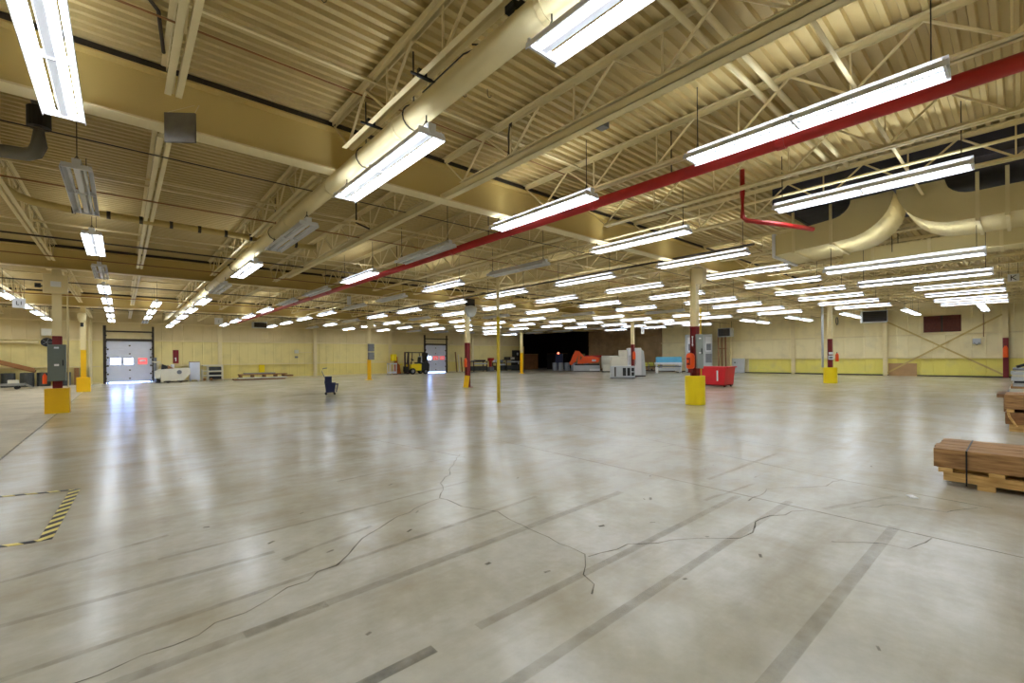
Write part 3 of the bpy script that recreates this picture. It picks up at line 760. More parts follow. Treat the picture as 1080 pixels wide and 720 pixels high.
# unit heaters
def heater(x, y, z, w, d, h, rz, label):
    t = thing('unit_heater', (x, y, z), label, 'heater', None, rz)
    MB().box(-w/2, w/2, -d/2, d/2, 0, h, bev=.02).build('casing', 'pale_grey', t)
    MB().box(-w/2+.05, w/2-.05, -d/2-.012, -d/2, .05, h-.05).build('dark_opening', 'black', t)
    for i in range(6): MB().box(-w/2+.05, w/2-.05, -d/2-.03, -d/2, .06+i*(h-.12)/6, .09+i*(h-.12)/6).build('louver_blade', 'dark_steel', t)
    for sx in (-1, 1): MB().bar((sx*(w/2-.05), 0, h), (sx*(w/2-.05), 0, 4.5-z), .02).build('hanger', 'dark_steel', t)
    MB().cyl((0, d/2-.02, h*.5), (0, d/2+.25, h*.5), .12).build('fan_housing', 'mid_grey', t)
    return t
heater(36.5, 6.3, 3.55, 1.3, .7, .75, -PI/2+.3, 'grey unit heater with dark louvers hung near the right wall')
heater(39.6, 17.0, 3.15, 1.1, .7, .75, -PI/2, 'pale unit heater hung near the right wall behind the nearest column')
heater(8.0, 38.5, 3.95, .95, .6, .45, 0, 'white unit heater hung in front of the back wall vent')

# hanging letter signs
def sign(x, y, z, strokes, label, w=.36, h=.26):
    a = math.atan2(y, x)
    t = thing('hanging_sign', (x, y, z), label, 'sign', None, a-PI/2)
    MB().box(-w/2, w/2, -.006, .006, -h/2, h/2).build('plate', 'sign_white', t)
    mb = MB()
    for p, q in strokes: mb.bar((p[0], -.009, p[1]), (q[0], -.009, q[1]), .02, .02)
    mb.build('letter', 'ink', t)
    MB().bar((-w/2+.03, 0, h/2), (-w/2+.03, 0, 4.45-z), .008).bar((w/2-.03, 0, h/2), (w/2-.03, 0, 4.45-z), .008).build('hanger', 'dark_steel', t)
K_ = [((-.05, -.08), (-.05, .08)), ((-.05, 0), (.06, .08)), ((-.03, .01), (.06, -.08))]
sign(21.67, .18, 3.94, K_, 'white hanging sign with the letter K at far right', .26, .24)
L_ = [((-.06, -.06), (-.06, .06)), ((-.06, -.06), (.0, -.06)), ((.05, -.06), (.05, .06))]
sign(-2.7, 23.3, 3.6, L_, 'white hanging sign left of the grey panel column', .32, .34)
I_ = [((0, -.09), (0, .09))]
sign(4.6, 33.0, 3.95, I_, 'white hanging sign near the second back wall column', .45, .42)
sign(7.6, 19.6, 4.1, [], 'tall blank white hanging sign in front of the second girder', .16, .38)
sign(28.1, 17.9, 3.33, I_, 'small white hanging sign right of the column behind the white machine', .2, .4)

# grey plate on wires under the joist end, pvc elbow, wrapped pipe
t = thing('hanging_plate', (.5, 6.0, 3.88), 'square dark grey plate hung on wires below the joist end at upper left', 'plate', None, -.65)
MB().box(-.16, .16, -.012, .012, 0, .32, bev=.003).build('plate', 'dark_plate', t)
MB().bar((-.15, 0, .32), (-.02, .28, .56), .005).bar((.15, 0, .32), (.03, .28, .56), .005).build('wire', 'flange', t)
t = thing('vent_pipe', (-.81, 8.68, 4.3), 'grey plastic vent pipe elbow at upper left behind the nearest light', 'pipe')
MB().tube([(-3, 1.7, .12), (-.4, .35, .06), (-.14, .14, .01), (-.04, .04, .03), (0, 0, .12), (0, 0, .75)], .085, seg=14).build('elbow_pipe', 'pvc', t, smooth=True)
MB().cyl((0, 0, .36), (0, 0, .62), .12, seg=16).build('coupling', 'black', t)
MB().tube([(-.55+.14*math.cos(a*PI/8), .5, .1+.14*math.sin(a*PI/8)) for a in range(-9, 6)], .015).build('clevis', 'flange', t)
t = thing('wrapped_pipe', (-1.4, 11.5, 4.4), 'beige insulated pipe with straps crossing above the leftmost lights', 'pipe')
MB().tube([(-.25, -2.5, .12), (-.15, -.3, .12), (0, .35, .1), (.2, .5, .07), (.55, .55, .05), (5.2, .55, .0)], .07, seg=12).build('insulation', 'girder', t, smooth=True)
for i in range(9): MB().cyl((.7+i*.5, .55, .05-i*.005), (.76+i*.5, .55, .05-i*.005), .078).build('strap', 'dark_steel', t)

# small hooks and conduits on the deck
for i, (pts, r, m, lab) in enumerate([
        ([(.12, 4.2, 4.98), (.12, 5.3, 4.98), (.3, 5.6, 4.97), (.38, 6.3, 4.96)], .018, 'dark_steel', 'dark conduit with a box on the deck at upper left'),
        ([(4.31, 4.9, 5.0), (4.31, 4.95, 4.75), (4.31, 4.97, 4.45), (4.36, 4.8, 4.4)], .022, 'dark_steel', 'dark looped conduit dropping to the cable channel'),
        ([(3.9, 9.6, 5.0), (3.9, 9.6, 4.5), (4.2, 9.6, 4.42)], .022, 'dark_steel', 'dark conduit dropping behind the first girder to the cable channel'),
        ([(2.9, 2.4, 4.6), (2.7, 3.0, 4.45), (2.55, 3.6, 4.5), (2.5, 4.3, 4.42)], .008, 'black', 'loose black cable drooping beside the fat beige pipe')]):
    o = MB().tube(pts, r, seg=8).build('conduit_drop' if i != 3 else 'loose_cable', m, smooth=True); tag(o, lab, 'conduit' if i != 3 else 'cable')
wbox('deck_box', .02, .24, 5.28, 5.42, 4.92, 5.0, 'dark_steel', 'small dark box on the deck conduit at upper left', 'junction box')
wbox('channel_box', 4.38, 4.5, 3.3, 3.42, 4.3, 4.42, 'mid_grey', 'small grey box fixed to the beige cable channel', 'junction box')

for i, y in enumerate((2.02, 2.2)):
    o = MB().cyl((3.2, y, 4.86), (9.7, y, 4.86), .035, seg=10).build('cross_pipe', 'steel', smooth=True)
    tag(o, 'beige pipe crossing the near bay under the deck, %s of a close pair' % ('nearer' if i == 0 else 'farther'), 'pipe')
for i, (x, y) in enumerate(((1.3, 4.3), (1.45, 4.35), (3.35, 4.75), (3.6, 4.55), (5.1, 2.6))):
    o = MB().tube([(x, y, ZD+.02), (x, y, ZD-.08), (x+.015, y-.015, ZD-.11), (x+.035, y-.03, ZD-.1), (x+.035, y-.03, ZD-.075)], .005, seg=6).build('wire_hook', 'dark_steel')
    tag(o, 'small dark wire hook hanging from the roof deck, %s from the left' % nth(i+1), 'hook', 'hooks on the roof deck')
for i, (y, l) in enumerate(((4.05, 'nearer'), (5.3, 'farther'))):
    o = MB().box(2.3, 2.46, y-.02, y+.02, 4.4, 4.48, bev=.004).bar((2.22, y, 4.41), (2.54, y, 4.41), .02).build('beam_clamp', 'black')
    tag(o, 'black clamp on the joist beside the fat beige pipe, %s of two' % l, 'clamp')
t = thing('cord_connector', (2.5, 2.75, 4.36), 'black cord box with a yellow plug hanging above the fat beige pipe', 'cord')
MB().box(-.09, .09, -.06, .06, .0, .1, bev=.01).build('box', 'black', t)
MB().lathe(-.03, -.03, [(.02, -.14), (.03, -.12), (.03, -.02), (.02, .0)], 12).build('plug', 'amber', t, smooth=True)
MB().tube([(.03, 0, 0), (.08, .1, -.1), (.02, .3, -.08), (-.1, .5, -.02)], .008).build('cord', 'black', t)

# ------------------------------------------------------------------ timber stacks at right
t = thing('lumber_bundle', (7.1, .69, 0), 'strapped bundle of brown timbers on a pine pallet, nearest at right', 'lumber')
ys = -2.4
xw = [0, .22, .45, .7, .95]
for i in range(4):
    MB().box(xw[i]+.007, xw[i+1]-.007, ys, random.uniform(-.02, .02) if i else 0, .21, .42, bev=.006).build('timber', 'wood', t)
for y in (-.27, -1.4):
    MB().box(-.006, .956, y-.007, y+.007, .42, .424).box(-.008, -.002, y-.007, y+.007, .03, .424).box(.952, .958, y-.007, y+.007, .03, .424).build('strap', 'black', t)
pl = t
for i, (x0, x1) in enumerate(((0.02, .1), (.42, .5), (.84, .92))):
    MB().box(x0, x1, ys+.05, -.08, .06, .16, bev=.003).build('pallet_stringer', 'pine', t)
for y in (-.1, -.5, -1.0, -1.6): MB().box(-.02, .97, y-.06, y+.06, .16, .21).build('pallet_board', 'pine', t)
for x in (.02, .42, .84):
    for y in (-.42, -1.2): MB().box(x, x+.1, y-.07, y+.07, 0, .06).build('pallet_foot', 'pine', t)
o = MB().box(-.1, .12, -.06, .05, 0, .1).build('pallet_offcut', 'pine') if False else None
t = thing('timber_stack', (12.9, .23, 0), 'stack of big weathered beams behind the strapped bundle', 'lumber')
MB().box(.03, .2, -2.2, -.05, 0, .14, bev=.004).box(.7, .9, -2.2, -.05, 0, .14).build('bearer', 'pine', t)
MB().box(0, .5, -2.4, 0, .14, .37, bev=.012).build('beam', 'old_wood', t); MB().box(.51, 1.0, -2.4, -.02, .14, .37, bev=.012).build('beam', 'old_wood', t)
MB().box(0, 1, -.12, -.02, .37, .43).box(0, 1, -1.5, -1.4, .37, .43).build('spacer', 'pine', t)
MB().box(0, .5, -2.4, .01, .43, .71, bev=.02).build('beam', 'wood', t); MB().box(.51, 1.0, -2.4, 0, .43, .71, bev=.02).build('beam', 'wood', t)
MB().tube([(-.02, -.04, .36), (-.05, -.06, .28), (-.03, -.1, .2), (-.06, -.15, .1)], .02).build('rope', 'pine', t)
t = thing('board_stack', (17.2, .33, 0), 'loose stack of grey and dark boards behind the big beams', 'lumber')
z = 0
MB().box(.0, .15, -2, 0, 0, .36).box(.9, 1.1, -2, 0, 0, .36).build('bearer', 'old_wood', t); z = .36
for i, (th, off, m) in enumerate(((.09, .12, 'old_wood'), (.05, -.05, 'black'), (.1, -.1, 'cream'), (.06, -.12, 'wood'), (.09, -.16, 'pale_grey'), (.05, -.18, 'black'), (.1, -.13, 'pale_grey'), (.06, -.15, 'cream'), (.07, -.12, 'pale_grey'), (.04, -.22, 'cream'), (.05, -.16, 'mid_grey'))):
    MB().box(-.05+random.uniform(-.05, .05), 1.25, -2.2, off, z+.003, z+th).build('board', m, t); z += th
t = thing('pipe_offcut', (17.1, .1, z), 'black hose offcut lying on the loose board stack', 'hose')
MB().tube([(.1, .0, .04), (.15, -.15, .1), (.3, -.3, .1), (.5, -.4, .04)], .035).build('hose', 'black', t)
o = MB().box(-.05, .05, -.03, .03, .002, .012, bev=.003).build('paper_scrap', 'sign_white'); o.location = (6.29, .78, 0); o.rotation_euler = (0, 0, .6); tag(o, 'scrap of white paper on the floor left of the strapped bundle', 'paper')

# ------------------------------------------------------------------ things on the floor
t = thing('mop_bucket', (6.75, 19.6, 0), 'navy mop bucket on castors alone on the floor', 'mop bucket', None, -.3)
MB().prism([(-.17, .1), (.17, .1), (.22, .52), (-.22, .52)], 1, -.2, .2).build('tub', 'navy', t)
MB().prism([(-.23, .48), (.06, .48), (.06, .78), (-.2, .78)], 1, -.17, .17).build('wringer', 'navy', t)
MB().tube([(-.2, 0, .7), (-.32, 0, 1.0), (-.28, 0, 1.12), (-.12, 0, 1.14)], .018).build('wringer_handle', 'mid_grey', t)
MB().box(.2, .32, -.14, .14, .42, .47).bar((.3, -.12, .42), (.24, -.12, .1), .03).bar((.3, .12, .42), (.24, .12, .1), .03).build('side_press', 'navy', t)
for sx in (-.17, .17):
    for sy in (-.17, .17): MB().cyl((sx, sy-.015, .045), (sx, sy+.015, .045), .045).bar((sx, sy, .05), (sx, sy, .11), .03).build('castor', 'black', t)

t = thing('tipping_hopper', (22.2, 10.0, 0), 'red self tipping hopper behind the nearest column', 'hopper', None, 0)
MB().prism([(-.75, .95), (.72, .95), (.62, .12), (-.2, .12), (-.6, .5)], 0, -.45, .6).build('bin', 'red_bin' if 'red_bin' in M else M.setdefault('red_bin', mat('red_bin_paint', (214, 22, 36), .4, var=.06)), t)
kk = kids(t)[0]; kk.rotation_euler = (0, 0, PI)
MB().box(-.52, .52, -.78, .78, .93, .985).build('rim', 'red_bin', t)
MB().box(-.45, -.25, -.6, .62, .06, .14).box(.25, .45, -.6, .62, .06, .14).build('fork_pocket', 'dark_red', t)
MB().box(-.63, -.6, -.35, -.29, .3, .8).build('white_plate', 'sign_white', t)
for sx in (-.35, .35):
    for sy in (-.55, .6): MB().cyl((sx, sy-.03, .06), (sx, sy+.03, .06), .06).build('castor', 'black', t)

# grey windowed cabinet and white machine by the fourth column
t = thing('cage_cart', (26.1, 18.25, 0), 'low grey cart with dark windows in front of the white machine', 'cart', None, math.radians(-51))
MB().box(-.82, .82, -.35, .35, .08, .86, bev=.02).build('body', 'pale_grey', t)
for x0, x1 in ((.0, .22), (.3, .5)): MB().box(x0, x1, -.365, -.35, .2, .74).build('dark_window', 'black', t)
for z0, z1 in ((.2, .44), (.5, .74)): MB().box(.58, .76, -.365, -.35, z0, z1).build('dark_window', 'black', t)
MB().box(-.55, -.45, -.37, -.35, .15, .8).build('dark_slot', 'dark_steel', t)
MB().box(-.85, .85, -.38, .38, .04, .1).build('base_frame', 'mid_grey', t)
for sx in (-.7, .7):
    for sy in (-.28, .28): MB().cyl((sx, sy-.02, .04), (sx, sy+.02, .04), .04).build('castor', 'black', t)
t = thing('milling_machine', (29.3, 19.7, 0), 'tall white enclosed machine around the column behind the grey cart', 'machine', None, math.radians(-51))
MB().box(-1.5, -.3, -.6, .6, .1, 1.5, bev=.03).build('lower_body', 'cream', t)
MB().box(-.9, -.3, -.5, .5, 1.5, 2.0, bev=.03).build('upper_body', 'cream', t)
MB().box(-.28, .7, -.65, .65, .1, 2.15, bev=.03).build('enclosure', 'white', t)
MB().prism([(.72, .1), (1.05, .1), (.9, 1.9), (.72, 2.05)], 1, -.5, .5).build('side_wing', 'pale_grey', t)
MB().box(-.2, .3, -.67, -.65, .9, 1.6).build('window', 'pale_grey', t)
MB().box(-1.5, 1.0, -.55, .55, 0, .1).build('plinth', 'dark_steel', t)
t = thing('round_tank', (36.7, 27.0, 0), 'pale rounded machine body between the orange machine and the tall white machine', 'machine', None, math.radians(-51))
MB().cyl((-.9, 0, 1.0), (.9, 0, 1.0), .62, seg=20).build('drum', 'cream', t, smooth=True)
MB().box(-.8, 1.3, -.55, .5, .08, 1.3, bev=.04).build('base', 'cream', t)
MB().box(-.9, 1.3, -.5, .5, 0, .08).build('plinth', 'black', t)

# orange machine on white crate
Rz = math.radians(-51)
t = thing('white_crate', (36.6, 30.0, 0), 'long white crate carrying the orange machine', 'crate', None, Rz)
MB().box(-1.35, 1.35, -.4, .4, .06, .64, bev=.02).build('body', 'pale_grey', t)
MB().box(.3, 1.36, -.42, -.4, .06, .28).build('panel', 'white', t)
MB().box(-1.3, 1.3, -.3, .3, 0, .06).build('skid', 'black', t)
t = thing('boom_machine', (36.6, 30.0, .64), 'bright orange boom machine lying on the white crate', 'machine', None, Rz)
MB().box(-1.2, 1.3, -.28, .28, 0, .14, bev=.01).build('base', 'black', t)
MB().prism([(-1.75, .2), (-1.55, .12), (-1.1, .4), (-.75, 1.5), (-1.15, 1.55), (-1.45, 1.0)], 1, -.12, .12).build('arm', 'orange', t)
MB().prism([(-1.15, 1.55), (-.75, 1.5), (-.1, .75), (-.3, .62)], 1, -.1, .1).build('arm', 'orange', t)
MB().prism([(-.95, .2), (-.7, .2), (-.65, 1.35), (-.85, 1.35)], 1, -.15, .15).build('post', 'orange', t)
MB().prism([(-.9, .14), (1.2, .3), (1.4, .75), (.6, .95), (-.4, .9)], 1, -.22, .22).build('body', 'orange', t)
MB().box(-.2, 1.7, -.18, .18, .85, 1.02).build('boom', 'red', t)
MB().cyl((-1.6, -.14, .22), (-1.6, .14, .22), .2).build('hook_wheel', 'orange', t)
MB().box(.55, .95, -.24, -.22, .4, .6).build('plate', 'sign_white', t)

# drums in the dark corner
pts = [(582.5, 391), (587, 391), (592, 391), (596, 391), (601, 391), (604.5, 391)]
drum = thing('steel_drum', (37.0, 34.9, 0), 'slate grey drum, 1st from the left in the row before the dark corner', 'drum', 'grey drums')
MB().lathe(0, 0, [(.27, 0), (.29, .02), (.29, .29), (.3, .3), (.29, .31), (.29, .59), (.3, .6), (.29, .61), (.29, .87), (.27, .89)], 18).build('shell', 'slate', drum)
MB().lathe(0, 0, [(.26, .88), (.26, .895), (.05, .9)], 18).build('lid', 'mid_grey', drum)
dt = [(k_, []) for k_ in kids(drum)]
for i in range(1, 6): copy_tree(drum, (37.0+.33*i, 34.9-.62*i, 0), 'slate grey drum, %s from the left in the row before the dark corner' % nth(i+1), tree=dt)
t = thing('blue_cabinet', (40.2, 37.2, 0), 'dark blue upright cabinet with a round lamp in the dark corner', 'cabinet', None, Rz)
MB().box(-.45, .45, -.3, .3, .05, 1.9, bev=.02).build('body', 'navy', t)
MB().box(-.4, -.02, -.32, -.3, .15, 1.8).build('door', 'navy', t); MB().box(.02, .4, -.32, -.3, .15, 1.8).build('door', 'navy', t)
MB().box(-.4, .4, -.25, .25, 0, .05).build('plinth', 'black', t)
M['beacon'] = mat('lit_red_beacon', (255, 120, 90), .4, var=.0, emit=4, emit_rgb=(255, 120, 90))
MB().lathe(-.1, -.1, [(.1, 1.9), (.12, 1.95), (.1, 2.08), (.02, 2.12)], 12).build('lamp', 'beacon', t, smooth=True)
# plywood partition
t = thing('plywood_partition', (38.6, YB+.4, 0), 'brown plywood partition closing the lower half of the dark corner', 'partition')
for i in range(4): MB().box(-1.3+i*.85, -.46+i*.85, 0, .04, 0, 1.95, bev=.004).build('sheet', 'ply', t)
MB().box(-1.3, 2.1, -.06, 0, 1.88, 1.97).build('top_rail', 'dark_wall', t)
MB().box(-.5, -.4, -.1, 0, 0, 2.9).build('post', 'ply', t)
t = thing('plywood_partition', (XR+.25, 38.4, 0), 'dark side partition right of the brown plywood in the far corner', 'partition', None, PI/2)
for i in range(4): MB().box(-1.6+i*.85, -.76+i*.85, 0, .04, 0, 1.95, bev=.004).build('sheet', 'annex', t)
MB().box(-1.6, 1.8, -.06, 0, 1.88, 1.97).build('top_rail', 'dark_wall', t)
t = thing('green_panel', (XR-.3, 34.2, 0), 'leaning olive green sheet beside the grey drums', 'panel', None, -PI/2+.2)
M['olive'] = mat('olive_sheet', (128, 124, 70), .6, var=.15)
MB().box(-.6, .6, -.02, .02, .02, 1.9, bev=.003).build('sheet', 'olive', t)
MB().box(-.62, .62, -.04, .04, 0, .03).build('foot', 'dark_steel', t)

# bench with blue cover
t = thing('work_bench', (37.4, 21.2, 0), 'long white bench with a bright blue cover by the right wall', 'bench', None, Rz)
MB().box(-1.15, 1.15, -.4, .4, .75, .95, bev=.02).build('worktop', 'white', t)
MB().prism([(-.4, .95), (.4, .95), (.36, 1.4), (-.3, 1.45)], 0, -1.05, 1.1).build('blue_cover', 'pale_blue', t)
for sx in (-1.05, 1.0):
    for sy in (-.33, .28): MB().box(sx, sx+.07, sy, sy+.07, 0, .75).build('leg', 'white', t)
MB().box(-1.0, 1.0, -.3, .3, .2, .45).build('lower_shelf', 'pale_grey', t)
MB().box(-1.05, 1.05, -.34, -.3, .5, .62).build('front_rail', 'mid_grey', t)
wbox('white_board', 35.55, 35.95, 21.35, 21.4, 0, .55, 'sign_white', 'small white board standing left of the blue covered bench', 'board', bev=.004)
t = thing('parts_rack', (38.2, 23.5, 0), 'dark low rack of metal parts left of the blue covered bench', 'rack', None, Rz)
MB().box(-1.4, 1.0, -.3, .3, .1, .2).box(-1.4, 1.0, -.3, .3, .5, .56).build('shelf', 'dark_steel', t)
for sx in (-1.38, -.2, .95):
    for sy in (-.28, .24): MB().box(sx, sx+.05, sy, sy+.05, 0, .75).build('post', 'mid_grey', t)
for i in range(7): MB().cyl((-1.2+i*.32, -.25, .27), (-1.2+i*.32, .25, .27), .07).build('roll', 'copper' if i % 2 else 'black', t)
M['lime'] = mat('olive_yellow_bins', (176, 172, 70), .6, var=.15)
for i in range(4): MB().prism([(-.2, .56), (.2, .56), (.2, .95), (-.2, .8)], 0, -1.3+i*.55, -.85+i*.55).build('bin', 'lime', t)
t = thing('pale_locker', (38.75, 20.95, 0), 'pale beige low locker right of the blue covered bench', 'locker', None, Rz)
MB().box(-.25, .25, -.3, .3, .04, 1.2, bev=.015).build('body', 'cream', t)
for x in (-.23, .02): MB().box(x, x+.21, -.315, -.3, .1, 1.15).build('door', 'cream', t)
MB().box(-.22, .22, -.27, .27, 0, .04).build('plinth', 'dark_steel', t)
MB().cyl((-.1, 0, 1.2), (-.1, 0, 1.38), .1).build('black_cap', 'black', t)
t = thing('control_cabinet', (39.7, 19.3, 0), 'tall pale control cabinet with dark windows behind the nearest column', 'control cabinet', None, math.radians(-61))
MB().box(-1.3, .95, -.4, .4, .05, 3.45, bev=.03).build('body', 'pale_grey', t)
for x in (-1.1, .4):
    MB().box(x, x+.5, -.42, -.4, 1.9, 3.2).build('window_frame', 'white', t); MB().box(x+.06, x+.44, -.43, -.42, 2.0, 2.6).build('pane', 'mid_grey', t)
    MB().box(x, x+.5, -.42, -.4, .9, 1.7).build('dark_panel', 'mid_grey', t)
MB().box(-1.2, .9, -.35, .35, 0, .05).build('plinth', 'black', t)
t = thing('pipe_rack', (40.25, 17.45, 0), 'tall brown pipe frame standing against the right wall', 'pipe rack', None, Rz)
for x in (-.45, -.15, .15): MB().cyl((x, 0, 0), (x, 0, 3.5), .07).build('pipe', 'copper', t)
for z in (2.1, 3.4): MB().box(-.5, .2, -.08, .08, z, z+.1).build('cross_bar', 'copper', t)
o = MB().cyl((40.3, 16.9, 0), (40.3, 16.9, 3.2), .09).build('downpipe', 'duct', loc=(40.3, 16.9, 0)); tag(o, 'beige downpipe on the right wall under the pale heater', 'pipe')
t = thing('pale_door_panel', (XR-.24, 16.4, 0), 'pale grey door panel at the right wall behind the red hopper', 'door panel')
MB().box(-.06, 0, -.55, .5, .02, 1.25, bev=.01).build('leaf', 'pale_grey', t)
MB().cyl((-.1, .25, .9), (-.06, .25, .9), .06).build('knob', 'black', t)

# ------------------------------------------------------------------ back wall: left group
def drum_b(x, y, label, h=.85):
    copy = thing('steel_drum', (x, y, 0), label, 'drum', 'charcoal drums')
    MB().lathe(0, 0, [(.29, 0), (.31, .02), (.31, h/3), (.32, h/3+.01), (.31, h/3+.02), (.31, h*.66), (.32, h*.66+.01), (.31, h*.66+.02), (.31, h-.02), (.29, h)], 18).build('shell', 'barrel', copy)
    MB().lathe(0, 0, [(.28, h-.01), (.28, h+.005), (.05, h+.01)], 18).build('lid', 'black', copy)
for i, x in enumerate((-5.9, -5.15, -4.35, -3.65, -2.75)):
    drum_b(x, 40.2+.12*(i % 2), 'charcoal drum against the back wall, %s from the left' % nth(i+1))
t = thing('chute', (-6.6, 39.6, 0), 'dark brown inclined conveyor over the charcoal drums at far left', 'conveyor')
MB().bar((-1.2, .6, 2.35), (2.6, .6, .92), .5, .16).build('belt_frame', 'old_wood', t)
MB().bar((-1.2, .34, 2.45), (2.6, .34, 1.02), .04, .2).build('side_rail', 'ply', t)
MB().bar((-.4, .6, 0), (-.4, .6, 2.0), .08).build('leg', 'dark_steel', t)
t = thing('flat_trolley', (-4.9, 37.2, 0), 'low grey metal trolley on the floor before the charcoal drums', 'trolley')
MB().box(-1.4, .8, -.35, .35, .26, .32).box(-1.4, .8, -.37, -.35, .2, .34).build('deck', 'galv', t)
MB().bar((.78, -.3, .28), (1.1, -.3, .06), .05).bar((.78, .3, .28), (1.1, .3, .06), .05).bar((1.0, -.3, .1), (1.0, .3, .1), .04).build('tow_bar', 'galv', t)
for x in (-1.1, .5):
    for y in (-.28, .28): MB().cyl((x, y-.03, .1), (x, y+.03, .1), .1).bar((x, y, .1), (x, y, .27), .04).build('wheel', 'black', t)
wbox('small_box', -4.75, -4.35, 37.0, 37.3, .32, .52, 'cream', 'small pale box on the low grey trolley', 'box')
for i, x in enumerate((-2.25, -1.9)):
    pass
t = thing('wall_fan', (-3.5, 40.5, 2.75), 'dark round wall fan with pale box above, left of the grey panel column', 'fan')
MB().cyl((0, .1, 0), (0, -.2, 0), .28, seg=20).build('guard', 'black', t)
for a in range(5): MB().bar((0, -.23, 0), (.24*math.cos(a*1.257), -.23, .24*math.sin(a*1.257)), .09, .02).build('blade', 'mid_grey', t)
MB().box(-.25, .2, -.15, .2, .42, .85).build('motor_box', 'cream', t)
MB().bar((0, .2, 0), (0, .45, 0), .08).build('bracket', 'dark_steel', t)
o = MB().cyl((-6.4, 40.7, 2.75), (-3.9, 40.7, 2.75), .09).build('wall_pipe', 'flange', loc=(-5, 40.7, 2.75)); tag(o, 'short pale horizontal pipe high on the back wall at far left', 'pipe')
for i, (x, m) in enumerate(((-2.3, 'old_wood'), (-2.0, 'dark_steel'))):
    o = MB().box(x, x+.22, 40.4, 40.78, 0, 1.1).build('scrap_panel', m, loc=(x, 40.7, 0)); tag(o, 'dark upright panel against the back wall, %s of two beside the yellow half painted column' % ('left' if i == 0 else 'right'), 'panel')
o = MB().cyl((-1.55, 40.75, 0), (-1.55, 40.75, 4.3), .1).build('wall_pipe', 'flange', loc=(-1.55, 40.75, 0)); tag(o, 'pale vertical pipe left of the first overhead door', 'pipe')
t = thing('dock_leveler', (1.8, 40.2, 0), 'pale flat dock plate on the floor at the right foot of the first door', 'dock plate')
MB().box(-.75, .9, -.3, .5, .01, .05, bev=.005).build('plate', 'white', t)
MB().box(-.7, .85, -.25, .45, 0, .01).build('frame', 'mid_grey', t)
o = MB().box(1.72, 1.9, 40.5, 40.7, 0, 1.75).build('door_post', 'mid_grey', loc=(1.8, 40.6, 0)); tag(o, 'grey steel bollard post right of the first overhead door', 'post')

# floor scrubber, cabinet, rack
t = thing('sweeper_machine', (2.72, 39.2, 0), 'cream ride on sweeper with open top beside the first overhead door', 'sweeper')
MB().prism([(-.7, .14), (.55, .14), (.95, .6), (.9, 1.02), (-.72, .92)], 1, -.55, .5).build('body', 'cream', t)
MB().prism([(-1.0, .3), (-.72, .25), (-.72, .95), (-1.0, .8)], 1, -.5, .45).build('front_cowl', 'cream', t)
MB().box(-.95, -.7, -.5, .45, .02, .35).build('brush_skirt', 'black', t)
MB().prism([(-.65, .92), (-.2, .98), (-.35, 1.18), (-.6, 1.28)], 1, -.2, .2).build('seat', 'black', t)
MB().prism([(-.3, .95), (.05, .98), (-.3, 1.2)], 1, -.25, .25).build('ramp_cover', 'copper', t)
MB().bar((-.85, 0, .8), (-.8, 0, 1.3), .05).bar((-1.05, 0, 1.42), (-.6, 0, 1.3), .04).box(-1.15, -.7, -.3, .3, 1.42, 1.48).build('steering_column', 'cream', t)
MB().cyl((.32, -.57, .72), (.32, -.55, .72), .14, seg=16).build('emblem', 'mid_grey', t)
for x in (-.3, .4): MB().cyl((x, -.54, .13), (x, -.46, .13), .13, seg=14).build('wheel', 'rubber', t); MB().cyl((x, .42, .13), (x, .5, .13), .13, seg=14).build('wheel', 'rubber', t)
MB().box(-.55, .8, -.56, -.53, .05, .12).build('skid_rail', 'dark_steel', t)
t = thing('white_cabinet', (4.02, 39.9, 0), 'pale lilac grey cabinet on feet between the sweeper and the rack', 'cabinet')
MB().box(-.3, .3, -.3, .3, .12, 1.4, bev=.01).build('body', 'pale_blue_white', t)
MB().box(-.28, .28, -.315, -.3, .2, 1.36).build('door', 'pale_blue_white', t)
MB().box(-.3, .3, -.32, .3, 1.4, 1.43).build('lid', 'dark_red', t)
for sx in (-.28, .2):
    for sy in (-.25, .2): MB().box(sx, sx+.08, sy, sy+.06, 0, .12).build('foot', 'white', t)
t = thing('storage_rack', (5.1, 39.9, 0), 'low beige rack holding dark bins beside the pale cabinet', 'rack')
for z in (.35, .68, 1.1): MB().box(-.6, .65, -.35, .35, z, z+.07).build('shelf', 'cream', t)
for sx in (-.65, -.3, .6):
    for sy in (-.35, .3): MB().box(sx, sx+.06, sy, sy+.05, 0, 1.17 if sx > -.5 else .85).build('post', 'cream', t)
for z0, z1 in ((.1, .33), (.43, .64), (.76, 1.04)):
    MB().box(-.22, .56, -.28, .28, z0, z1, bev=.02).build('bin', 'black' if z0 < .7 else 'barrel', t)
for x in (-.5, -.1): MB().cyl((x, -.36, .12), (x, -.2, .12), .1).build('reel', 'copper', t)
t = thing('wall_sign', (3.02, YB, 1.32), 'dark red wall banner with a white numeral one above the sweeper', 'sign')
MB().box(-.17, .17, -.04, -.02, 0, .98).build('banner', 'dark_red', t)
MB().box(-.03, .03, -.05, -.04, .16, .42).prism([(-.09, .34), (-.03, .42), (-.03, .34)], 1, -.05, -.04).build('numeral', 'sign_white', t)
o = MB().lathe(2.6, 39.2, [(.1, 0), (.11, .2), (.08, .24)], 14).build('plastic_bucket', 'white'); o.location = (.1, 0, 1.03); tag(o, 'small white tub standing on the sweeper body', 'bucket')

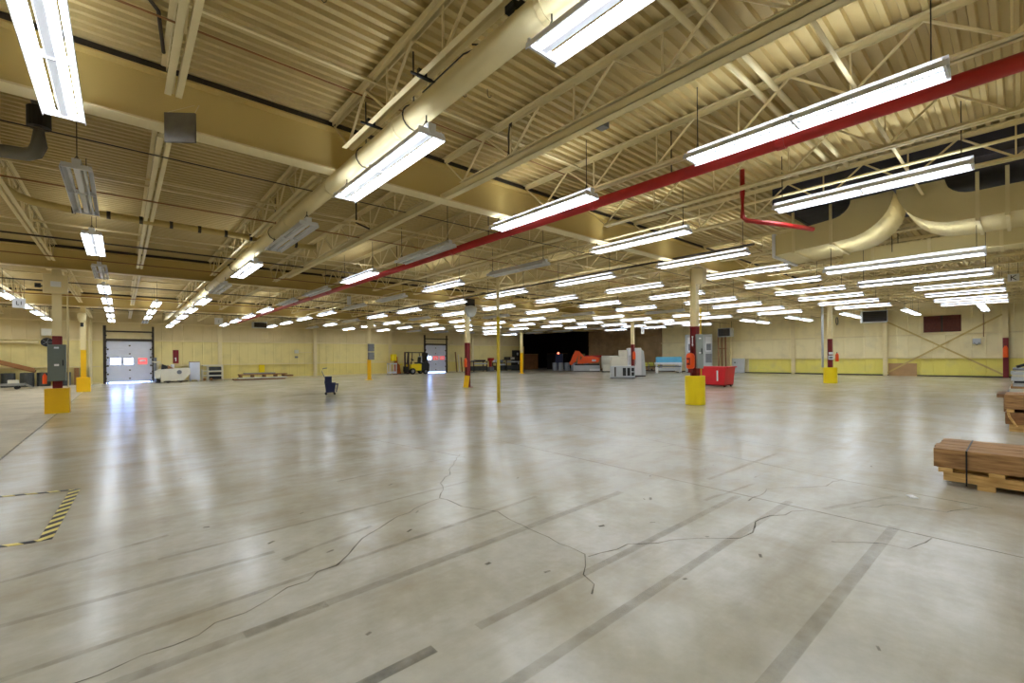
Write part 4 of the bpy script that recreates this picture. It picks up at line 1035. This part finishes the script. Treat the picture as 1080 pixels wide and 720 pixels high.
# timber pile by the back wall
t = thing('pallet_pile', (8.2, 38.9, 0), 'low pile of grey and brown flat timbers against the back wall', 'lumber')
MB().box(-1.9, 1.6, -.4, .4, 0, .1, bev=.01).build('bottom_boards', 'old_wood', t)
MB().box(-1.6, 1.7, -.45, .35, .1, .2, bev=.01).build('plank', 'cream', t)
for x in (-1.5, -.7, .1, .9, 1.5): MB().box(x, x+.12, -.42, .38, .2, .36).build('block', 'old_wood', t)
MB().box(-1.55, 1.75, -.4, .38, .36, .45, bev=.01).build('top_boards', 'wood', t)
MB().box(-1.2, .9, -.3, .3, .45, .52, bev=.01).build('top_sheet', 'mid_grey', t)
MB().box(1.7, 2.2, -.3, .2, .2, .32).build('loose_end', 'old_wood', t)
wbox('yellow_cabinet', 8.42, 8.8, YB-.3, YB-.04, .5, 1.12, 'yellow', 'small yellow cabinet on the back wall above the timber pile', 'cabinet')
t = thing('wall_vent', (8.9, YB, 3.25), 'square framed vent high on the back wall', 'vent')
MB().box(-.25, .25, -.05, -.02, 0, .55).build('frame', 'steel', t)
for i in range(6): MB().box(-.2, .2, -.07, -.05, .05+i*.08, .09+i*.08).build('slat', 'duct', t)
t = thing('wall_switch', (11.3, YB, 1.65), 'small pale switch box on the back wall with conduit', 'switch box')
MB().box(-.15, .15, -.14, -.02, .4, .68).build('box', 'cream', t)
MB().box(-.12, .1, -.12, -.02, .0, .15).build('lower_box', 'mid_grey', t)
MB().tube([(.15, -.08, .48), (1.3, -.08, .48)], .02).build('conduit', 'steel', t)

# white trolley, orange post with yellow box
t = thing('white_trolley', (19.3, 39.3, 0), 'white tubular trolley beside the back wall column', 'trolley')
for sx in (-.35, .3):
    for sy in (-.25, .25): MB().cyl((sx, sy, .06), (sx, sy, 1.0), .04).build('leg', 'white', t)
MB().box(-.4, .36, -.3, .3, .98, 1.1).build('top', 'white', t)
MB().box(-.35, .3, -.26, .26, .12, .3).build('lower_tray', 'white', t)
for sx in (-.35, .3):
    for sy in (-.25, .25): MB().cyl((sx-.02, sy, .05), (sx+.02, sy, .05), .05).build('castor', 'black', t)
t = thing('orange_lift', (20.2, 40.3, 0), 'orange hand lift with a yellow box on its mast, left of the forklift', 'lift')
MB().box(-.3, .35, -.35, .35, .05, .2).build('base', 'orange_dull' if 'orange_dull' in M else M.setdefault('orange_dull', mat('dull_orange', (196, 100, 36), .5, var=.12)), t)
MB().box(-.05, .07, -.2, -.1, .2, 1.7).box(-.05, .07, .1, .2, .2, 1.7).build('mast', 'orange_dull', t)
MB().prism([(-.2, .2), (.4, .2), (.3, .9), (-.1, 1.2)], 1, -.2, .2).build('drive_body', 'orange_dull', t)
MB().box(-.5, -.05, -.25, .2, 1.3, 1.95, bev=.02).build('yellow_box', 'yellow', t)
MB().bar((.1, 0, .8), (.65, 0, .95), .06).build('tiller', 'yellow', t)
for y in (-.28, .28): MB().cyl((.25, y-.03, .08), (.25, y+.03, .08), .08).build('wheel', 'rubber', t)

# forklift, side on, forks to the left
t = thing('forklift', (21.55, 38.9, 0), 'yellow and black forklift parked left of the second overhead door', 'forklift')
MB().prism([(-.75, .35), (.35, .35), (.4, .95), (.2, 1.0), (-.75, .95)], 1, -.5, .5).build('chassis', 'yellow', t)
MB().prism([(.35, .25), (1.2, .25), (1.25, .9), (1.1, 1.15), (.4, 1.1)], 1, -.52, .52).build('counterweight', 'black', t)
MB().box(-1.0, -.88, -.4, -.28, .08, 2.15).box(-1.0, -.88, .28, .4, .08, 2.15).box(-1.0, -.88, -.4, .4, 2.05, 2.15).box(-1.0, -.88, -.4, .4, 1.0, 1.1).build('mast', 'dark_mast' if 'dark_mast' in M else M.setdefault('dark_mast', mat('dark_mast_paint', (48, 26, 34), .5, var=.15)), t)
MB().box(-1.08, -1.0, -.45, .45, .25, .75).build('carriage', 'black', t)
for y in (-.3, .2): MB().box(-1.7, -1.05, y, y+.1, .06, .1).box(-1.1, -1.05, y, y+.1, .06, .6).build('fork', 'black', t)
for x, y in ((-.7, -.45), (-.7, .42), (.75, -.45), (.75, .42)): MB().bar((x, y, .95), (x+(.12 if x < 0 else -.1), y, 2.08), .06).build('guard_post', 'black', t)
MB().box(-.65, .75, -.5, .5, 2.05, 2.12).build('guard_roof', 'black', t)
MB().box(.98, 1.08, -.48, .48, 1.1, 2.05).build('rear_screen', 'black', t)
MB().prism([(.0, 1.0), (.45, 1.0), (.5, 1.65), (.38, 1.65), (.33, 1.15), (.0, 1.12)], 1, -.22, .22).build('seat', 'black', t)
MB().bar((-.55, 0, 1.0), (-.35, 0, 1.4), .05).cyl((-.36, 0, 1.38), (-.33, 0, 1.42), .16).build('steering_wheel', 'black', t)
MB().cyl((.6, .1, 1.1), (.6, .1, 1.75), .16).build('gas_bottle', 'pale_grey', t)
for x, r in ((-.6, .3), (.8, .25)):
    for y in (-.5, .5):
        w = MB().cyl((x, y-.1, r), (x, y+.1, r), r, seg=18).build('wheel', 'rubber', t); MB().cyl((x, y-.11, r), (x, y+.11, r), r*.5, seg=14).build('hub', 'mid_grey', w)

# planks leaning and machines right of door 2
for i, x in enumerate((27.5, 27.85, 28.2)):
    o = MB().box(-.05, .05, -.03, .03, 0, 2.2-.3*i).build('leaning_plank', 'old_wood' if i != 1 else 'cream'); o.location = (x, YB-.45, .005); o.rotation_euler = (-.13, 0, 0)
    tag(o, 'plank leaning on the back wall right of the second door, %s of three' % ('tallest', 'middle', 'shortest')[i], 'plank')
def bench(x, w, h, label, tops):
    t = thing('metal_bench', (x, 39.7, 0), label, 'bench')
    MB().box(-w/2, w/2, -.4, .4, h-.08, h).build('worktop', 'dark_steel', t)
    MB().box(-w/2+.05, w/2-.05, -.42, -.38, h-.35, h-.2).build('front_rail', 'pale_grey', t)
    MB().box(-w/2+.08, w/2-.08, -.36, .36, .1, .6).build('lower_crate', 'barrel', t)
    for sx in (-w/2, w/2-.08):
        for sy in (-.38, .3): MB().box(sx, sx+.08, sy, sy+.08, 0, h-.08).build('leg', 'black', t)
    for i, (a, b_, z, m) in enumerate(tops): MB().box(a, b_, -.25, .25, h, h+z, bev=.02).build('tool_block', m, t)
bench(29.8, 1.9, 1.15, 'dark metal bench with low black tools right of the red middle column', ((-.5, .8, .14, 'black'), (-.85, -.6, .08, 'mid_grey')))
bench(32.7, 1.3, 1.0, 'dark bench with pale blocks behind the slim yellow pole', ((-.5, -.1, .3, 'pale_grey'), (.1, .45, .25, 'mid_grey')))
bench(34.6, 2.1, 1.3, 'tall dark bench stacked with parts left of the dark corner', ((-.9, -.3, .3, 'dark_steel'), (-.2, .3, .25, 'cream'), (.4, .9, .35, 'dark_steel')))
t = thing('drill_press', (31.4, 39.6, 0), 'red upright machine standing between the two dark benches', 'machine')
MB().box(-.3, .3, -.3, .3, 0, .5, bev=.02).build('base', 'mid_grey', t)
MB().box(-.12, .12, -.12, .12, .5, 1.2).build('pillar', 'red', t)
MB().box(-.25, .25, -.35, .2, 1.15, 1.5, bev=.03).build('head', 'red', t)
MB().box(.1, .35, -.37, -.3, 1.0, 1.25).build('panel', 'sign_white', t)
t = thing('black_machine', (36.0, 40.48, 0), 'tall black machine beside the dark corner', 'machine')
MB().box(-.5, .5, -.29, .29, 0, 1.6, bev=.03).build('body', 'black', t)
MB().box(-.35, .5, -.3, .3, 1.6, 2.4, bev=.05).build('head', 'black', t)
MB().box(-.1, .15, -.33, -.3, 1.8, 2.1).build('dial', 'pale_grey', t)
MB().box(.1, .3, -.31, -.29, .7, 1.0).build('label_plate', 'sign_white', t)

# ------------------------------------------------------------------ world and view
w = bpy.data.worlds.new('world'); S.world = w; w.use_nodes = True
w.node_tree.nodes['Background'].inputs['Color'].default_value = (.5, .55, .65, 1)
w.node_tree.nodes['Background'].inputs['Strength'].default_value = .3
S.view_settings.view_transform = 'Standard'; S.view_settings.look = 'None'
S.view_settings.gamma = 1; S.view_settings.use_curve_mapping = False
S.view_settings.exposure = 0.12
